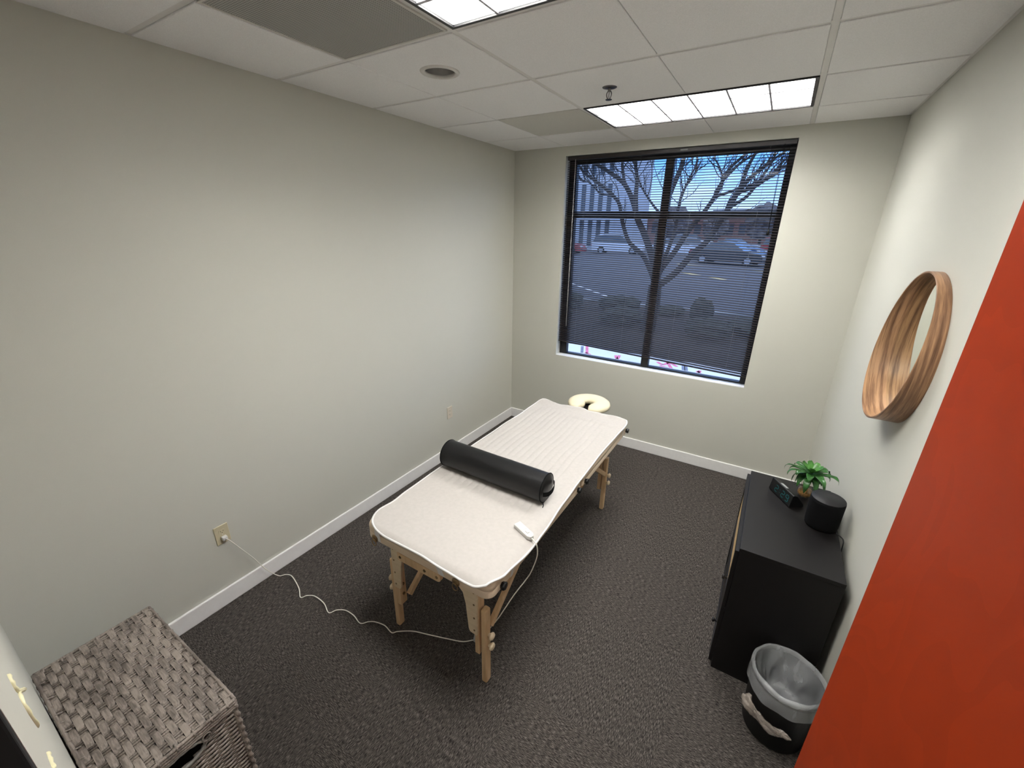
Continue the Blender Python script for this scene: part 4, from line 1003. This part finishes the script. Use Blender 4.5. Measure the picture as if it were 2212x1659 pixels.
for pts, r, dk in BRS:
    n = len(pts); P_ = []
    for i, (x, y) in enumerate(pts):
        P_.append(P3(x, y, TY+dk*1.6*(i/(n-1))))
    pp = smoothpath(P_, 4); K = len(pp)
    b = MB(); b.tube(pp, [max(.010, r*(1-.72*i/(K-1))) for i in range(K)], 8)
    br = b.build('branch', M['bark'], tree, smooth=True)
    tw = MB()
    for k in range(10):
        i = random.randint(K//3, K-2); dirn = (pp[i+1]-pp[i]).normalized()
        twig(tw, pp[i], (dirn+Vector((random.uniform(-1, 1), random.uniform(-.5, .5), random.uniform(-.3, .9)))).normalized(), random.uniform(.35, .9), .011, 1)
    tg = tw.build('twigs', M['bark'], br, smooth=True)

def shrub(x, y, rx, h, label, seed):
    import bmesh
    bm = bmesh.new(); bmesh.ops.create_icosphere(bm, subdivisions=4, radius=1)
    for v in bm.verts:
        k = 1+.22*noise.noise(v.co*2.2+Vector((seed*7, 0, 0)))+.10*noise.noise(v.co*9+Vector((seed, 3, 0)))
        v.co = Vector((v.co.x*rx*k, v.co.y*rx*k, h*.46+v.co.z*h*.54*k))
        v.co.z = max(v.co.z, -.0)
    me = bpy.data.meshes.new('shrub'); bm.to_mesh(me); bm.free(); me.materials.append(M['shrub'])
    o = bpy.data.objects.new('shrub', me); COL.objects.link(o); o.location = (x, y, GZ0-.03)
    tag(o, label, 'shrub', 'shrubs in the bed outside the window')
shrub(.98, 7.1, .26, .62, 'round clipped dark shrub against the asphalt right of the tree', 1)
shrub(-1.2, 7.6, .55, .42, 'wide dark shrub just left of the tree trunk', 2)
shrub(-3.0, 7.0, .9, .50, 'broad low dark shrub, leftmost in the bed', 3)
shrub(.1, 7.8, .42, .26, 'low dark shrub between the trunk and the round shrub', 4)
shrub(2.4, 6.6, .8, .34, 'low spreading dark shrub, rightmost in the bed', 5)
shrub(-.6, 5.9, .5, .40, 'dark shrub at the foot of the tree, its near left side', 6)
shrub(1.35, 5.6, .45, .42, 'dark shrub in front of the round shrub', 7)
shrub(-2.2, 5.4, .5, .36, 'small dark shrub nearest the walk on the left', 8)

def car(x, y, rz, colr, label, kind='sedan', Lc=4.6):
    t = empty('parked_car', (0, 0, 0), label, 'car', 'cars in the car park')
    hw = .9; g = .22
    if kind == 'sedan': body = [(-2.3, g), (-2.3, .75), (-2.15, .92), (-1.2, .98), (-.9, .98), (1.0, .93), (2.1, .80), (2.3, .6), (2.3, g)]; cab = [(-1.75, .95), (-1.15, 1.40), (-.4, 1.46), (.35, 1.42), (1.15, .93)]
    elif kind == 'suv': body = [(-2.35, g), (-2.4, .9), (-2.3, 1.05), (1.0, 1.05), (2.2, .95), (2.35, .7), (2.35, g)]; cab = [(-2.3, 1.04), (-2.05, 1.62), (-1.2, 1.72), (.2, 1.70), (1.1, 1.04)]
    mb = MB(); mb.prism([(px, -hw, z) for px, z in body], (0, 2*hw, 0)); bo = fixn(mb.build('body', M['car_'+colr], t, bevel=.05, seg=3))
    mb = MB(); n = len(cab); ins = .22
    vs = [(px, s*(hw-.05 if z < 1.1 else hw-ins), z) for s in (-1, 1) for px, z in cab]
    mb.add(vs, [tuple(range(n)), tuple(range(2*n-1, n-1, -1))]+[(i, i+n, (i+1) % n+n, (i+1) % n) for i in range(n)])
    fixn(mb.build('window_band', M['carglass'], t, bevel=.03))
    mb = MB(); top = [c for c in cab if c[1] > 1.3]
    mb.prism([(px, -(hw-ins-.02), z-.02) for px, z in top]+[(px, -(hw-ins-.02), z+.035) for px, z in top[::-1]], (0, 2*(hw-ins-.02), 0)); fixn(mb.build('roof', M['car_'+colr], t, bevel=.02))
    for wx in (-1.45, 1.45):
        for s in (-1, 1):
            mb = MB(); mb.tube([(wx, s*(hw-.2), .33), (wx, s*(hw+.01), .33)], .33, 24, mi=0); w_ = mb.build('wheel', M['tyre'], t)
            mb = MB(); mb.tube([(wx, s*(hw+.011), .33), (wx, s*(hw+.02), .33)], .2, 16); mb.build('hubcap', M['car_silver'], w_)
    for s in (-1, 1):
        mb = MB(); mb.box((-2.42, s*.72-.14, .72), (-2.28, s*.72+.14, .86)); mb.build('tail_lamp', M['tail'], t)
        mb = MB(); mb.box((2.2, s*.68-.16, .60), (2.34, s*.68+.16, .72)); mb.build('head_lamp', M['whitepaint'], t)
    t.location = (x, y, GZ0-.05); t.rotation_euler = (0, 0, rz); t.scale = (Lc/4.6,)*3 if False else (1, 1, 1)
car(-11.0, 37, math.radians(8), 'white', 'white van-like car, leftmost in the car park', 'suv')
car(-15.6, 34, math.radians(4), 'red', 'dark red car low at the left edge of the car park', 'sedan')
car(-6.2, 39, math.radians(15), 'white', 'white sedan seen between the left branches of the tree', 'sedan')
car(-5.9, 46, math.radians(10), 'silver', 'silver car behind the white sedan', 'sedan')
car(-.7, 29.5, math.radians(-12), 'dark', 'black sedan behind the yellow line', 'sedan')
car(3.4, 31.5, math.radians(-60), 'white', 'white car at the right edge beside the black sedan', 'suv')
car(-1.2, 38.5, math.radians(-20), 'blue', 'dark blue car behind the black sedan', 'sedan')
car(3.0, 43, math.radians(0), 'red', 'red car, farthest on the right', 'suv')
car(-2.2, 52, math.radians(0), 'silver', 'silver car far back right of the trunk', 'sedan')
car(-7.5, 56, math.radians(0), 'white', 'white car far back behind the trunk', 'suv')

def building(x0, x1, y0, y1, h, wall, label, cols, rws, ww, wh, roof=True):
    t = empty('building', ((x0+x1)/2, (y0+y1)/2, GZ0-.05), label, 'building')
    MB().box((x0, y0, GZ0-.05), (x1, y1, h)).build('facade', wall, t)
    if roof: MB().box((x0-.3, y0-.3, h), (x1+.3, y1+.3, h+.35)).build('roof', M['roofg'], t)
    for i in range(cols):
        for j in range(rws):
            cx = x0+(x1-x0)*(i+.5)/cols; cz = h*(j+.5)/rws
            MB().box((cx-ww/2, y0-.06, cz-wh/2), (cx+ww/2, y0+.02, cz+wh/2)).build('window', M['bwin'], t)
    return t
building(-25.2, -13.6, 42, 56, 10.5, M['bldg'], 'pale office building with tall dark windows at the left', 12, 3, .46, 2.7)
building(-19, -9, 72, 84, 4.6, M['brick'], 'low red-brick building behind the tree, left of centre', 6, 1, 1.0, 1.4)
building(-8.2, 6, 76, 88, 5.0, M['brick'], 'low red-brick building behind the tree, right of centre', 8, 1, 1.0, 1.6)
building(7, 20, 68, 80, 6.2, M['bldg'], 'pale low building at the far right', 8, 2, .9, 1.4)
def fartree(x, y, h, r, label, seed):
    t = empty('distant_tree', (x, y, GZ0-.05), label, 'tree', 'distant trees beyond the car park')
    MB().tube([(x, y, 0), (x, y, h*.4)], .18, 8).build('trunk', M['bark'], t)
    import bmesh
    bm = bmesh.new(); bmesh.ops.create_icosphere(bm, subdivisions=4, radius=1)
    for v in bm.verts:
        k = 1+.3*noise.noise(v.co*1.8+Vector((seed*5, 0, 0)))+.18*noise.noise(v.co*6); v.co = Vector((v.co.x*r*k, v.co.y*r*k, h*.62+v.co.z*h*.40*k))
    me = bpy.data.meshes.new('crown'); bm.to_mesh(me); bm.free(); me.materials.append(M['treefar'])
    for p in me.polygons: p.use_smooth = False
    o = bpy.data.objects.new('crown', me); COL.objects.link(o); o.parent = t
fartree(-11.5, 62, 5.2, 2.4, 'dark distant tree beside the pale office building', 1)
fartree(4.6, 60, 6.6, 2.2, 'rounded grey-brown tree far off at the right', 2)
fartree(-.6, 66, 5.6, 2.2, 'grey tree far off, left of the rounded one', 3)
fartree(10.4, 58, 5.6, 1.8, 'smaller distant tree at the right edge of the window', 4)
fartree(-6.6, 66, 4.2, 1.7, 'low distant tree behind the middle branches', 5)

# ------------------------------------------------------------------ light
w = bpy.data.worlds.new('world'); S.world = w; w.use_nodes = True; nt = w.node_tree; bg = nt.nodes['Background']
tc = N(nt, 'ShaderNodeTexCoord'); sp_ = N(nt, 'ShaderNodeSeparateXYZ'); L(nt, tc.outputs['Generated'], sp_.inputs[0])
sky = ramp(nt, sp_.outputs['Z'], [(0.0, (.36, .48, .66)), (.04, (.30, .45, .78)), (.14, (.08, .27, .80)), (.32, (.09, .26, .74)), (.55, (.42, .52, .74)), (1, (.52, .60, .78))])
nn_ = N(nt, 'ShaderNodeTexNoise'); nn_.inputs['Scale'].default_value = 5; nn_.inputs['Detail'].default_value = 6
mp = N(nt, 'ShaderNodeMapping'); mp.inputs['Scale'].default_value = (1, 1, 4); L(nt, tc.outputs['Generated'], mp.inputs['Vector']); L(nt, mp.outputs['Vector'], nn_.inputs['Vector'])
cl = ramp(nt, nn_.outputs['Fac'], [(.50, (0, 0, 0)), (.75, (.8, .8, .8))])
mx = N(nt, 'ShaderNodeMix'); mx.data_type = 'RGBA'; L(nt, cl, mx.inputs[0]); L(nt, sky, mx.inputs[6]); mx.inputs[7].default_value = (.48, .58, .82, 1)
L(nt, mx.outputs[2], bg.inputs['Color']); bg.inputs['Strength'].default_value = 1.15
# unseen area light added behind the doorway as ambient fill
al = bpy.data.lights.new('hall_fill', 'AREA'); al.energy = 6; al.size = .5; al.color = (1, .96, .9)
ao = bpy.data.objects.new('hall_fill', al); COL.objects.link(ao); ao.location = (2.2, -4.7, 2.58)
vs = S.view_settings; vs.view_transform = 'Standard'; vs.look = 'None'; vs.exposure = 1.34; vs.gamma = 1; vs.use_curve_mapping = False
